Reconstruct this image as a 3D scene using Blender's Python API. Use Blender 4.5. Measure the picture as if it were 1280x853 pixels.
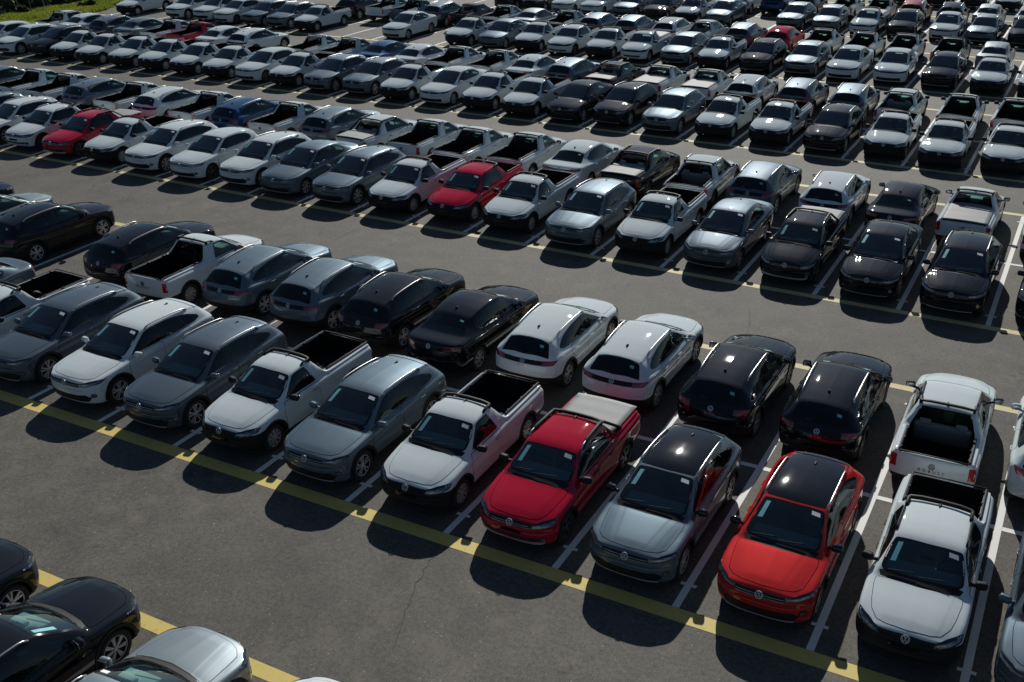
import bpy, bmesh, math, random
from mathutils import Vector, Matrix
from mathutils.bvhtree import BVHTree
random.seed(7)
scn = bpy.context.scene
COL = scn.collection
for _o in list(bpy.data.objects): bpy.data.objects.remove(_o)

# ------------------------------------------------------------------ camera
cam_d = bpy.data.cameras.new('camera')
cam = bpy.data.objects.new('camera', cam_d); COL.objects.link(cam)
cam_d.sensor_width = 36.0; cam_d.lens = 36.4664; cam_d.shift_x = -0.04722
cam_d.clip_start = 0.3; cam_d.clip_end = 3000
_r = Vector((0.89008753, 0.45567814, -0.01008053)); _u = Vector((-0.19543357, 0.40153893, 0.89474701)); _f = Vector((-0.41176438, 0.79443308, -0.4464596))
cam.matrix_world = Matrix(((_r.x, _u.x, -_f.x, 21.52674), (_r.y, _u.y, -_f.y, -13.52704), (_r.z, _u.z, -_f.z, 12.35007), (0, 0, 0, 1)))
scn.camera = cam

# ------------------------------------------------------------------ light
SUN_EL, SUN_AZ = math.radians(31.0), math.radians(-19.2)     # azimuth from +Y towards +X
world = bpy.data.worlds.new('World'); scn.world = world; world.use_nodes = True
_nt = world.node_tree; _bg = _nt.nodes['Background']
_sky = _nt.nodes.new('ShaderNodeTexSky'); _sky.sky_type = 'NISHITA'; _sky.sun_disc = False
_sky.sun_elevation = SUN_EL; _sky.sun_rotation = SUN_AZ
_sky.air_density = 1.0; _sky.dust_density = 0.15; _sky.ozone_density = 2.5
_nt.links.new(_sky.outputs[0], _bg.inputs[0]); _bg.inputs[1].default_value = 0.05
_sd = bpy.data.lights.new('sun', 'SUN'); _sd.energy = 4.7; _sd.angle = math.radians(0.53); _sd.color = (1.0, 0.97, 0.905)
sun = bpy.data.objects.new('sun', _sd); COL.objects.link(sun)
_sv = Vector((math.sin(SUN_AZ) * math.cos(SUN_EL), math.cos(SUN_AZ) * math.cos(SUN_EL), math.sin(SUN_EL)))
sun.rotation_euler = _sv.to_track_quat('Z', 'Y').to_euler()
scn.view_settings.view_transform = 'Standard'; scn.view_settings.look = 'None'
scn.view_settings.exposure = -0.10; scn.view_settings.gamma = 1.0

# ------------------------------------------------------------------ materials
def newmat(name):
    m = bpy.data.materials.new(name); m.use_nodes = True
    return m, m.node_tree, m.node_tree.nodes['Principled BSDF']
def N(nt, t, **kw):
    n = nt.nodes.new(t)
    for k, v in kw.items(): setattr(n, k, v)
    return n
def simple(name, col, rough=0.5, metal=0.0, coat=0.0, var=0.15, scale=8.0, spec=0.5):
    m, nt, b = newmat(name)
    tc = N(nt, 'ShaderNodeTexCoord'); no = N(nt, 'ShaderNodeTexNoise'); no.inputs['Scale'].default_value = scale; no.inputs['Detail'].default_value = 4
    nt.links.new(tc.outputs['Object'], no.inputs['Vector'])
    mx = N(nt, 'ShaderNodeMix', data_type='RGBA')
    mx.inputs[6].default_value = (*[c * (1 - var) for c in col], 1); mx.inputs[7].default_value = (*[min(1, c * (1 + var)) for c in col], 1)
    nt.links.new(no.outputs['Fac'], mx.inputs[0]); nt.links.new(mx.outputs[2], b.inputs['Base Color'])
    b.inputs['Roughness'].default_value = rough; b.inputs['Metallic'].default_value = metal
    b.inputs['Coat Weight'].default_value = coat; b.inputs['Coat Roughness'].default_value = 0.04
    b.inputs['Specular IOR Level'].default_value = spec
    return m
def paint_mat():
    m, nt, b = newmat('car_paint')
    oi = N(nt, 'ShaderNodeObjectInfo'); tc = N(nt, 'ShaderNodeTexCoord'); ge = N(nt, 'ShaderNodeNewGeometry')
    no = N(nt, 'ShaderNodeTexNoise'); no.inputs['Scale'].default_value = 1.7; no.inputs['Detail'].default_value = 6; no.inputs['Roughness'].default_value = 0.65
    n2 = N(nt, 'ShaderNodeTexNoise'); n2.inputs['Scale'].default_value = 45; n2.inputs['Detail'].default_value = 3
    ad = N(nt, 'ShaderNodeVectorMath', operation='ADD'); ml = N(nt, 'ShaderNodeVectorMath', operation='SCALE')
    cb = N(nt, 'ShaderNodeCombineXYZ')
    for i in range(3): nt.links.new(oi.outputs['Random'], cb.inputs[i])
    nt.links.new(cb.outputs[0], ml.inputs[0]); ml.inputs['Scale'].default_value = 37.0
    nt.links.new(tc.outputs['Object'], ad.inputs[0]); nt.links.new(ml.outputs[0], ad.inputs[1])
    nt.links.new(ad.outputs[0], no.inputs['Vector']); nt.links.new(ad.outputs[0], n2.inputs['Vector'])
    # thin road dust lying on faces that look up
    sp = N(nt, 'ShaderNodeSeparateXYZ'); nt.links.new(ge.outputs['Normal'], sp.inputs[0])
    mr = N(nt, 'ShaderNodeMapRange'); mr.inputs[1].default_value = 0.3; mr.inputs[2].default_value = 1.0; mr.inputs[3].default_value = 0.003; mr.inputs[4].default_value = 0.014
    nt.links.new(sp.outputs[2], mr.inputs[0])
    mm = N(nt, 'ShaderNodeMath', operation='MULTIPLY'); nt.links.new(mr.outputs[0], mm.inputs[0])
    m2 = N(nt, 'ShaderNodeMath', operation='MULTIPLY_ADD'); nt.links.new(no.outputs['Fac'], m2.inputs[0]); m2.inputs[1].default_value = 1.6; m2.inputs[2].default_value = 0.2
    nt.links.new(m2.outputs[0], mm.inputs[1])
    m3 = N(nt, 'ShaderNodeMath', operation='MULTIPLY_ADD'); nt.links.new(n2.outputs['Fac'], m3.inputs[0]); m3.inputs[1].default_value = 0.8; m3.inputs[2].default_value = 0.6
    m4 = N(nt, 'ShaderNodeMath', operation='MULTIPLY'); nt.links.new(mm.outputs[0], m4.inputs[0]); nt.links.new(m3.outputs[0], m4.inputs[1])
    mx = N(nt, 'ShaderNodeMix', data_type='RGBA'); nt.links.new(m4.outputs[0], mx.inputs[0]); nt.links.new(oi.outputs['Color'], mx.inputs[6]); mx.inputs[7].default_value = (0.30, 0.30, 0.29, 1)
    # inside of the shell is grey trim
    mb = N(nt, 'ShaderNodeMix', data_type='RGBA'); nt.links.new(ge.outputs['Backfacing'], mb.inputs[0]); nt.links.new(mx.outputs[2], mb.inputs[6]); mb.inputs[7].default_value = (0.05, 0.05, 0.052, 1)
    nt.links.new(mb.outputs[2], b.inputs['Base Color'])
    nt.links.new(oi.outputs['Alpha'], b.inputs['Metallic'])
    b.inputs['Roughness'].default_value = 0.5; b.inputs['Specular IOR Level'].default_value = 0.0
    b.inputs['Coat Weight'].default_value = 0.85
    rr = N(nt, 'ShaderNodeMapRange'); rr.inputs[1].default_value = 0.3; rr.inputs[2].default_value = 0.75; rr.inputs[3].default_value = 0.015; rr.inputs[4].default_value = 0.035
    nt.links.new(no.outputs['Fac'], rr.inputs[0]); nt.links.new(rr.outputs[0], b.inputs['Coat Roughness'])
    bp = N(nt, 'ShaderNodeBump'); bp.inputs['Strength'].default_value = 0.02; bp.inputs['Distance'].default_value = 0.02
    nt.links.new(no.outputs['Fac'], bp.inputs['Height']); nt.links.new(bp.outputs[0], b.inputs['Coat Normal'])
    return m
def glass_mat(name, tint, film, ior):
    m, nt, b = newmat(name); nt.nodes.remove(b)
    out = nt.nodes['Material Output']
    tr = N(nt, 'ShaderNodeBsdfTransparent'); tr.inputs[0].default_value = (*tint, 1)
    gl = N(nt, 'ShaderNodeBsdfGlossy'); gl.inputs[0].default_value = (0.9, 0.97, 1.0, 1); gl.inputs['Roughness'].default_value = 0.03
    fr = N(nt, 'ShaderNodeFresnel'); fr.inputs[0].default_value = ior
    di = N(nt, 'ShaderNodeBsdfDiffuse'); no = N(nt, 'ShaderNodeTexNoise'); no.inputs['Scale'].default_value = 3.0; no.inputs['Detail'].default_value = 5
    tc = N(nt, 'ShaderNodeTexCoord'); nt.links.new(tc.outputs['Object'], no.inputs['Vector'])
    di.inputs[0].default_value = (0.34, 0.43, 0.43, 1)
    mr = N(nt, 'ShaderNodeMapRange'); mr.inputs[1].default_value = 0.3; mr.inputs[2].default_value = 0.8; mr.inputs[3].default_value = film * .3; mr.inputs[4].default_value = film
    nt.links.new(no.outputs['Fac'], mr.inputs[0])
    m0 = N(nt, 'ShaderNodeMixShader'); nt.links.new(mr.outputs[0], m0.inputs[0]); nt.links.new(tr.outputs[0], m0.inputs[1]); nt.links.new(di.outputs[0], m0.inputs[2])
    m1 = N(nt, 'ShaderNodeMixShader'); nt.links.new(fr.outputs[0], m1.inputs[0]); nt.links.new(m0.outputs[0], m1.inputs[1]); nt.links.new(gl.outputs[0], m1.inputs[2])
    nt.links.new(m1.outputs[0], out.inputs[0])
    return m
M = {}
M['paint'] = paint_mat()
M['wind'] = glass_mat('windscreen_glass', (0.62, 0.86, 0.85), .014, 1.85)
M['side'] = glass_mat('side_glass', (0.33, 0.46, 0.45), .015, 1.5)
M['plastic'] = simple('black_plastic', (0.015, 0.015, 0.017), 0.6, spec=.2)
M['gloss'] = simple('gloss_black', (0.007, 0.008, 0.010), 0.045)
M['liner'] = simple('wheel_well', (0.012, 0.012, 0.012), 0.85)
M['bed'] = simple('bed_liner', (0.009, 0.009, 0.010), 0.7, spec=.2)
M['frit'] = simple('glass_frit', (0.008, 0.009, 0.010), 0.10)
M['seam'] = simple('panel_gap', (0.003, 0.003, 0.003), 0.9, spec=0)
M['chrome'] = simple('chrome', (0.62, 0.63, 0.65), 0.16, 1.0)
M['alloy'] = simple('alloy', (0.58, 0.58, 0.59), 0.35, 0.55)
M['darkalloy'] = simple('dark_alloy', (0.10, 0.10, 0.11), 0.4, 0.7)
M['hubcap'] = simple('hubcap_silver', (0.42, 0.42, 0.43), 0.4, 0.5)
M['tyre'] = simple('tyre_rubber', (0.020, 0.020, 0.021), 0.85)
M['brake'] = simple('brake_disc', (0.03, 0.03, 0.032), 0.6, 0.4)
M['lamp'] = simple('headlamp_glass', (0.012, 0.016, 0.022), 0.10, 0.0, coat=.7)
M['lens'] = simple('headlamp_reflector', (0.20, 0.22, 0.25), 0.22, 0.7, coat=.4, scale=22, var=0.9)
M['red'] = simple('tail_lamp_red', (0.42, 0.010, 0.018), 0.15, coat=1.0)
M['darkred'] = simple('tail_lamp_smoked', (0.16, 0.005, 0.010), 0.12, coat=1.0)
M['amber'] = simple('amber_lens', (0.45, 0.16, 0.01), 0.2, coat=1.0)
M['seat'] = simple('seat_cloth', (0.17, 0.18, 0.18), 0.9, scale=25)
M['dash'] = simple('dashboard_vinyl', (0.40, 0.46, 0.46), 0.6)
M['cover'] = simple('bed_cover_vinyl', (0.24, 0.25, 0.25), 0.7, scale=3)
M['paper'] = simple('paper_label', (0.78, 0.78, 0.80), 0.7)
M['film'] = simple('cyan_label', (0.15, 0.46, 0.50), 0.6)
M['rail'] = simple('roof_rail_silver', (0.45, 0.45, 0.46), 0.35, 0.9)
M['lightbar'] = simple('smoked_light_bar', (0.010, 0.008, 0.010), 0.2, spec=.25)
M['satin'] = simple('satin_silver_plastic', (0.46, 0.48, 0.50), 0.35, 0.2)
M['grey'] = simple('badge_dark', (0.05, 0.05, 0.055), 0.4)

# ------------------------------------------------------------------ small helpers
def pchip(keys):
    xs = [k[0] for k in keys]; ys = [k[1] for k in keys]; n = len(xs)
    h = [xs[i + 1] - xs[i] for i in range(n - 1)]; d = [(ys[i + 1] - ys[i]) / h[i] for i in range(n - 1)]
    m = [0.0] * n
    if n > 1: m[0] = d[0]; m[-1] = d[-1]
    for i in range(1, n - 1):
        if d[i - 1] * d[i] > 0:
            w1 = 2 * h[i] + h[i - 1]; w2 = h[i] + 2 * h[i - 1]; m[i] = (w1 + w2) / (w1 / d[i - 1] + w2 / d[i])
    def f(x):
        if x <= xs[0]: return ys[0]
        if x >= xs[-1]: return ys[-1]
        lo = 0
        while xs[lo + 1] < x: lo += 1
        t = (x - xs[lo]) / h[lo]; t2 = t * t; t3 = t2 * t
        return (2 * t3 - 3 * t2 + 1) * ys[lo] + (t3 - 2 * t2 + t) * h[lo] * m[lo] + (-2 * t3 + 3 * t2) * ys[lo + 1] + (t3 - t2) * h[lo] * m[lo + 1]
    return f
def chaikin_open(p, it):
    for _ in range(it):
        q = [p[0]]
        for a, b in zip(p[:-1], p[1:]):
            q.append((a[0] * .75 + b[0] * .25, a[1] * .75 + b[1] * .25)); q.append((a[0] * .25 + b[0] * .75, a[1] * .25 + b[1] * .75))
        q.append(p[-1]); p = q
    return p
def round_poly(p, r):
    """Round the corners of a closed 2-D polygon with radius-like distance r."""
    out = []; n = len(p)
    for i in range(n):
        a, b, c = Vector(p[i - 1]), Vector(p[i]), Vector(p[(i + 1) % n])
        d1 = (a - b); d2 = (c - b); l = min(r, d1.length * .45, d2.length * .45)
        if l < 1e-6: out += [tuple(b)] * 4; continue
        p1 = b + d1.normalized() * l; p2 = b + d2.normalized() * l
        for t in (0, .33, .67, 1.0):
            out.append(tuple(p1 * (1 - t) ** 2 + b * 2 * t * (1 - t) + p2 * t * t))
    return out
def resample(p, step):
    out = []; n = len(p)
    for i in range(n):
        a, b = Vector(p[i]), Vector(p[(i + 1) % n]); k = max(1, int((b - a).length / step + .5))
        if (b - a).length < 1e-6: continue
        for j in range(k): out.append(tuple(a.lerp(b, j / k)))
    return out
def area2(p): return sum(p[i - 1][0] * p[i][1] - p[i][0] * p[i - 1][1] for i in range(len(p))) / 2
def inset(p, d):
    n = len(p); s = 1 if area2(p) > 0 else -1; out = []
    for i in range(n):
        a, b, c = Vector(p[i - 1]), Vector(p[i]), Vector(p[(i + 1) % n])
        e1 = (b - a).normalized(); e2 = (c - b).normalized()
        n1 = Vector((-e1.y, e1.x)) * s; n2 = Vector((-e2.y, e2.x)) * s
        m = n1 + n2
        if m.length < 1e-6: m = n1
        m.normalize(); k = d / max(0.35, m.dot(n1))
        out.append(tuple(b + m * k))
    return out

class Geo:
    """Collects verts/faces for ONE mesh."""
    def __init__(s): s.v = []; s.f = []; s.m = []; s.sm = []
    def add(s, vs, fs, mi=0, smooth=True):
        o = len(s.v); s.v += [Vector(a) for a in vs]
        for f in fs: s.f.append([i + o for i in f]); s.m.append(mi); s.sm.append(smooth)
    def box(s, c, d, mi=0, rot=None, taper=1.0):
        cx, cy, cz = c; x, y, z = d[0] / 2, d[1] / 2, d[2] / 2
        vs = []
        for k, t in ((-1, 1.0), (1, taper)):
            for a, b in ((-1, -1), (1, -1), (1, 1), (-1, 1)): vs.append(Vector((a * x * t, b * y * t, k * z)))
        if rot is not None: vs = [rot @ v for v in vs]
        vs = [v + Vector(c) for v in vs]
        s.add(vs, [(3, 2, 1, 0), (4, 5, 6, 7), (0, 1, 5, 4), (1, 2, 6, 5), (2, 3, 7, 6), (3, 0, 4, 7)], mi, False)
    def rbox(s, c, d, r, mi=0, rot=None, n=3):
        """box with rounded vertical profile: stack of inset rounded rectangles"""
        x, y, z = d[0] / 2, d[1] / 2, d[2] / 2; r = min(r, x, y, z)
        rings = []
        for i in range(n + 1):
            a = math.pi / 2 * i / n; rings.append((-z + r - r * math.cos(a), r - r * math.sin(a)))
        rings = rings + [(-zz, ins) for zz, ins in reversed(rings)]
        vs = []; K = 4 * (n + 1)
        for zz, ins in rings:
            for qx, qy, a0 in ((1, 1, 0), (-1, 1, 1), (-1, -1, 2), (1, -1, 3)):
                for j in range(n + 1):
                    a = (a0 + j / n) * math.pi / 2
                    vs.append(Vector((qx * (x - r) + (r - ins) * math.cos(a), qy * (y - r) + (r - ins) * math.sin(a), zz)))
        if rot is not None: vs = [rot @ v for v in vs]
        vs = [v + Vector(c) for v in vs]
        fs = []
        for i in range(len(rings) - 1):
            for j in range(K): fs.append((i * K + j, i * K + (j + 1) % K, (i + 1) * K + (j + 1) % K, (i + 1) * K + j))
        fs.append(tuple(reversed(range(K)))); fs.append(tuple(range((len(rings) - 1) * K, len(rings) * K)))
        s.add(vs, fs, mi, True)
    def tube(s, pts, r, n=6, mi=0, flat=1.0):
        pts = [Vector(p) for p in pts]; vs = []; rr = r if isinstance(r, (list, tuple)) else [r] * len(pts)
        for i, p in enumerate(pts):
            t = (pts[min(i + 1, len(pts) - 1)] - pts[max(i - 1, 0)]).normalized()
            up = Vector((0, 0, 1)) if abs(t.z) < .95 else Vector((1, 0, 0))
            a = t.cross(up).normalized(); b = a.cross(t)
            for k in range(n):
                w = 2 * math.pi * (k + .5) / n; vs.append(p + a * math.cos(w) * rr[i] + b * math.sin(w) * rr[i] * flat)
        fs = [(i * n + k, i * n + (k + 1) % n, (i + 1) * n + (k + 1) % n, (i + 1) * n + k) for i in range(len(pts) - 1) for k in range(n)]
        fs.append(tuple(reversed(range(n)))); fs.append(tuple(range((len(pts) - 1) * n, len(pts) * n)))
        s.add(vs, fs, mi, True)
    def lathe_y(s, prof, c, n=24, mi=0, side=1):
        """revolve profile (r, y) about the y axis through c"""
        vs = []; k = len(prof)
        for i in range(n):
            a = 2 * math.pi * i / n
            for r, y in prof: vs.append(Vector((c[0] + r * math.cos(a), c[1] + side * y, c[2] + r * math.sin(a))))
        fs = [(i * k + j, i * k + j + 1, ((i + 1) % n) * k + j + 1, ((i + 1) % n) * k + j) for i in range(n) for j in range(k - 1)]
        s.add(vs, fs, mi, True)

def meshobj(name, geo, mats, parent=None, xf=None, recalc=True, flip=False):
    me = bpy.data.meshes.new(name)
    vs = [xf(v) for v in geo.v] if xf else geo.v
    me.from_pydata([tuple(v) for v in vs], [], geo.f)
    for m in mats: me.materials.append(m)
    me.polygons.foreach_set('material_index', geo.m); me.polygons.foreach_set('use_smooth', geo.sm)
    if recalc or flip:
        bm = bmesh.new(); bm.from_mesh(me)
        if recalc: bmesh.ops.recalc_face_normals(bm, faces=bm.faces)
        if flip: bmesh.ops.reverse_faces(bm, faces=bm.faces)
        bm.to_mesh(me); bm.free()
    me.update()
    o = bpy.data.objects.new(name, me); COL.objects.link(o)
    if parent: o.parent = parent
    return o

# ------------------------------------------------------------------ vehicle kinds (car axes: x from nose to tail, y to the right side, z up)
NOSE_ZB = [(0, .0), (.006, .07), (.02, .13), (.045, .19), (.08, .24), (.13, .28), (.2, .31)]
SUV = dict(L=4.266, wb=2.566, fo=.835, R=.335, arch=.385, base='compact_suv',
  zt=[(0, .60), (.006, .68), (.018, .745), (.036, .790), (.07, .828), (.12, .853), (.2, .878), (.3, .902), (.6, .950), (.95, .990), (1.06, .998), (1.12, 1.02), (1.2, 1.065), (1.55, 1.245), (1.88, 1.398), (2.0, 1.434), (2.2, 1.458), (2.5, 1.467), (2.9, 1.455), (3.3, 1.420), (3.6, 1.378), (3.75, 1.350), (3.79, 1.332), (3.9, 1.235), (4.06, 1.078), (4.10, 1.035), (4.15, .965), (4.195, .89), (4.235, .80), (4.256, .72), (4.266, .64)],
  zb=[(0, .594), (.008, .47), (.025, .38), (.05, .31), (.09, .26), (.14, .23), (.25, .205), (.5, .195), (3.6, .20), (3.9, .24), (4.1, .31), (4.2, .39), (4.25, .49), (4.266, .634)],
  zs=[(0, .62), (.12, .79), (.3, .84), (.6, .878), (.9, .905), (1.2, .928), (2.2, .950), (3.2, 1.0), (3.8, 1.025), (4.1, .98), (4.266, .64)],
  cr=[(0, .0), (.05, .02), (.14, .045), (.5, .06), (1.0, .055), (1.2, .045), (2.0, .045), (3.5, .05), (3.8, .045), (4.1, .03), (4.266, 0)],
  w=[(0, .79), (.05, .825), (.12, .846), (.25, .862), (.5, .874), (.9, .878), (1.6, .866), (2.4, .866), (3.4, .878), (3.75, .868), (3.95, .855), (4.1, .838), (4.2, .815), (4.266, .78)],
  wr=[(0, .60), (.1, .60), (.5, .665), (1.0, .705), (1.15, .695), (1.9, .585), (2.4, .582), (3.2, .565), (3.76, .545), (4.06, .655), (4.1, .68), (4.266, .62)],
  af=[(0, .27), (.25, .22), (.5, .16), (1.1, .12), (1.9, .06), (2.4, 0)], ar=[(3.0, 0), (3.7, .05), (4.0, .10), (4.266, .16)])
SEDAN = dict(SUV, L=4.56, wb=2.651, fo=.86, R=.315, arch=.360, base='sedan',
  zt=[(0, .57), (.006, .645), (.018, .70), (.036, .745), (.07, .782), (.12, .81), (.2, .836), (.3, .862), (.6, .915), (.95, .958), (1.06, .968), (1.12, .99), (1.2, 1.035), (1.6, 1.24), (1.95, 1.392), (2.08, 1.428), (2.3, 1.452), (2.6, 1.460), (2.9, 1.445), (3.2, 1.402), (3.36, 1.365), (3.45, 1.325), (3.7, 1.205), (3.92, 1.105), (4.0, 1.085), (4.1, 1.075), (4.35, 1.055), (4.43, 1.035), (4.48, .98), (4.52, .88), (4.545, .76), (4.56, .64)],
  zb=[(0, .564), (.008, .45), (.025, .36), (.05, .29), (.09, .24), (.14, .21), (.25, .19), (.5, .18), (3.8, .185), (4.15, .22), (4.38, .29), (4.48, .37), (4.54, .48), (4.56, .634)],
  zs=[(0, .59), (.12, .75), (.3, .80), (.6, .842), (.9, .872), (1.2, .90), (2.2, .930), (3.2, .97), (3.9, 1.01), (4.3, 1.0), (4.45, .94), (4.56, .64)],
  cr=[(0, .0), (.05, .02), (.14, .045), (.5, .055), (1.0, .055), (1.2, .045), (2.0, .045), (3.3, .05), (3.95, .035), (4.4, .03), (4.56, 0)],
  w=[(0, .785), (.05, .82), (.12, .84), (.25, .857), (.5, .869), (.9, .875), (1.6, .864), (2.6, .864), (3.6, .872), (4.0, .862), (4.25, .845), (4.4, .82), (4.5, .79), (4.56, .75)],
  wr=[(0, .60), (.1, .60), (.5, .665), (1.0, .705), (1.15, .695), (1.95, .585), (2.5, .582), (3.2, .56), (3.45, .55), (3.92, .655), (4.05, .70), (4.4, .68), (4.56, .62)],
  ar=[(3.2, 0), (3.9, .07), (4.2, .11), (4.56, .20)])
HATCH = dict(SUV, L=4.07, wb=2.566, fo=.82, R=.315, arch=.360, base='hatchback',
  zt=[(x, z - .022) for x, z in SUV['zt'] if x < 2.3] + [(2.4, 1.452), (2.8, 1.445), (3.2, 1.405), (3.45, 1.36), (3.6, 1.325), (3.65, 1.30), (3.74, 1.20), (3.86, 1.06), (3.91, 1.01), (3.96, .94), (4.01, .84), (4.05, .74), (4.07, .62)],
  zb=[(x, z - .02) for x, z in SUV['zb'] if x < 1] + [(3.4, .18), (3.7, .22), (3.9, .29), (4.0, .37), (4.055, .48), (4.07, .614)],
  zs=[(0, .60), (.12, .77), (.3, .82), (.6, .858), (.9, .885), (1.2, .91), (2.2, .935), (3.0, .965), (3.6, .985), (3.9, .95), (4.07, .62)],
  cr=[(0, .0), (.05, .02), (.14, .045), (.5, .055), (1.0, .055), (1.2, .045), (2.0, .045), (3.4, .05), (3.65, .045), (3.9, .03), (4.07, 0)],
  w=[(0, .785), (.05, .82), (.12, .84), (.25, .857), (.5, .869), (.9, .873), (1.6, .862), (2.4, .862), (3.2, .873), (3.6, .862), (3.8, .842), (3.95, .81), (4.07, .75)],
  wr=[(0, .60), (.1, .60), (.5, .665), (1.0, .705), (1.15, .695), (1.9, .585), (2.4, .582), (3.2, .565), (3.62, .55), (3.86, .62), (3.95, .66), (4.07, .62)],
  ar=[(2.9, 0), (3.5, .05), (3.8, .11), (4.07, .20)])
_PF = [(0, .56), (.006, .63), (.018, .68), (.036, .72), (.07, .757), (.12, .785), (.2, .817), (.3, .850), (.6, .918), (.9, .965), (1.02, .985), (1.08, 1.005), (1.14, 1.04), (1.42, 1.205), (1.72, 1.372), (1.83, 1.415), (2.0, 1.443)]
PICK = dict(SUV, L=4.47, wb=2.752, fo=.80, R=.312, arch=.365, base='pickup',
  zt=_PF + [(2.2, 1.456), (2.36, 1.450), (2.45, 1.425), (2.52, 1.36), (2.62, 1.21), (2.70, 1.09), (2.75, 1.05), (2.82, 1.035), (3.2, 1.03), (4.2, 1.035), (4.34, 1.03), (4.40, 1.005), (4.43, .95), (4.45, .85), (4.462, .74), (4.47, .62)],
  zb=[(0, .554), (.008, .45), (.025, .37), (.05, .31), (.09, .27), (.14, .245), (.25, .225), (.5, .22), (3.6, .225), (4.0, .28), (4.3, .35), (4.4, .40), (4.455, .50), (4.47, .614)],
  zs=[(0, .58), (.12, .725), (.3, .785), (.6, .845), (.9, .89), (1.2, .925), (2.3, .945), (2.75, .96), (4.3, .965), (4.4, .93), (4.47, .62)],
  cr=[(0, .0), (.05, .02), (.14, .045), (.5, .055), (1.0, .055), (1.2, .045), (2.0, .045), (2.45, .045), (2.8, .012), (4.4, .012), (4.47, 0)],
  w=[(0, .775), (.05, .808), (.12, .826), (.25, .84), (.5, .851), (.9, .856), (1.6, .846), (2.6, .848), (3.5, .858), (4.1, .845), (4.35, .83), (4.44, .80), (4.47, .76)],
  wr=[(0, .60), (.1, .60), (.5, .655), (1.0, .695), (1.12, .69), (1.75, .585), (2.1, .575), (2.40, .57), (2.52, .60), (2.72, .73), (2.85, .76), (4.3, .745), (4.42, .71), (4.47, .66)],
  af=[(0, .26), (.25, .21), (.5, .15), (1.1, .11), (1.8, .05), (2.2, 0)], ar=[(4.1, 0), (4.35, .03), (4.47, .10)], bed0=2.50, roofend=2.42)
CREW = dict(PICK, base='crew_pickup',
  zt=_PF + [(2.3, 1.460), (2.7, 1.455), (2.86, 1.440), (2.95, 1.41), (3.03, 1.33), (3.14, 1.18), (3.22, 1.08), (3.28, 1.045), (3.36, 1.035), (4.2, 1.035), (4.34, 1.03), (4.40, 1.005), (4.43, .95), (4.45, .85), (4.462, .74), (4.47, .62)],
  zs=[(0, .58), (.12, .725), (.3, .785), (.6, .845), (.9, .89), (1.2, .925), (2.3, .945), (3.2, .965), (4.3, .965), (4.4, .93), (4.47, .62)],
  cr=[(0, .0), (.05, .02), (.14, .045), (.5, .055), (1.0, .055), (1.2, .045), (2.0, .045), (2.95, .045), (3.3, .012), (4.4, .012), (4.47, 0)],
  wr=[(0, .60), (.1, .60), (.5, .655), (1.0, .695), (1.12, .69), (1.75, .585), (2.1, .58), (2.88, .565), (3.02, .60), (3.22, .73), (3.36, .76), (4.3, .745), (4.42, .71), (4.47, .66)],
  bed0=3.02, roofend=2.90)

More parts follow.
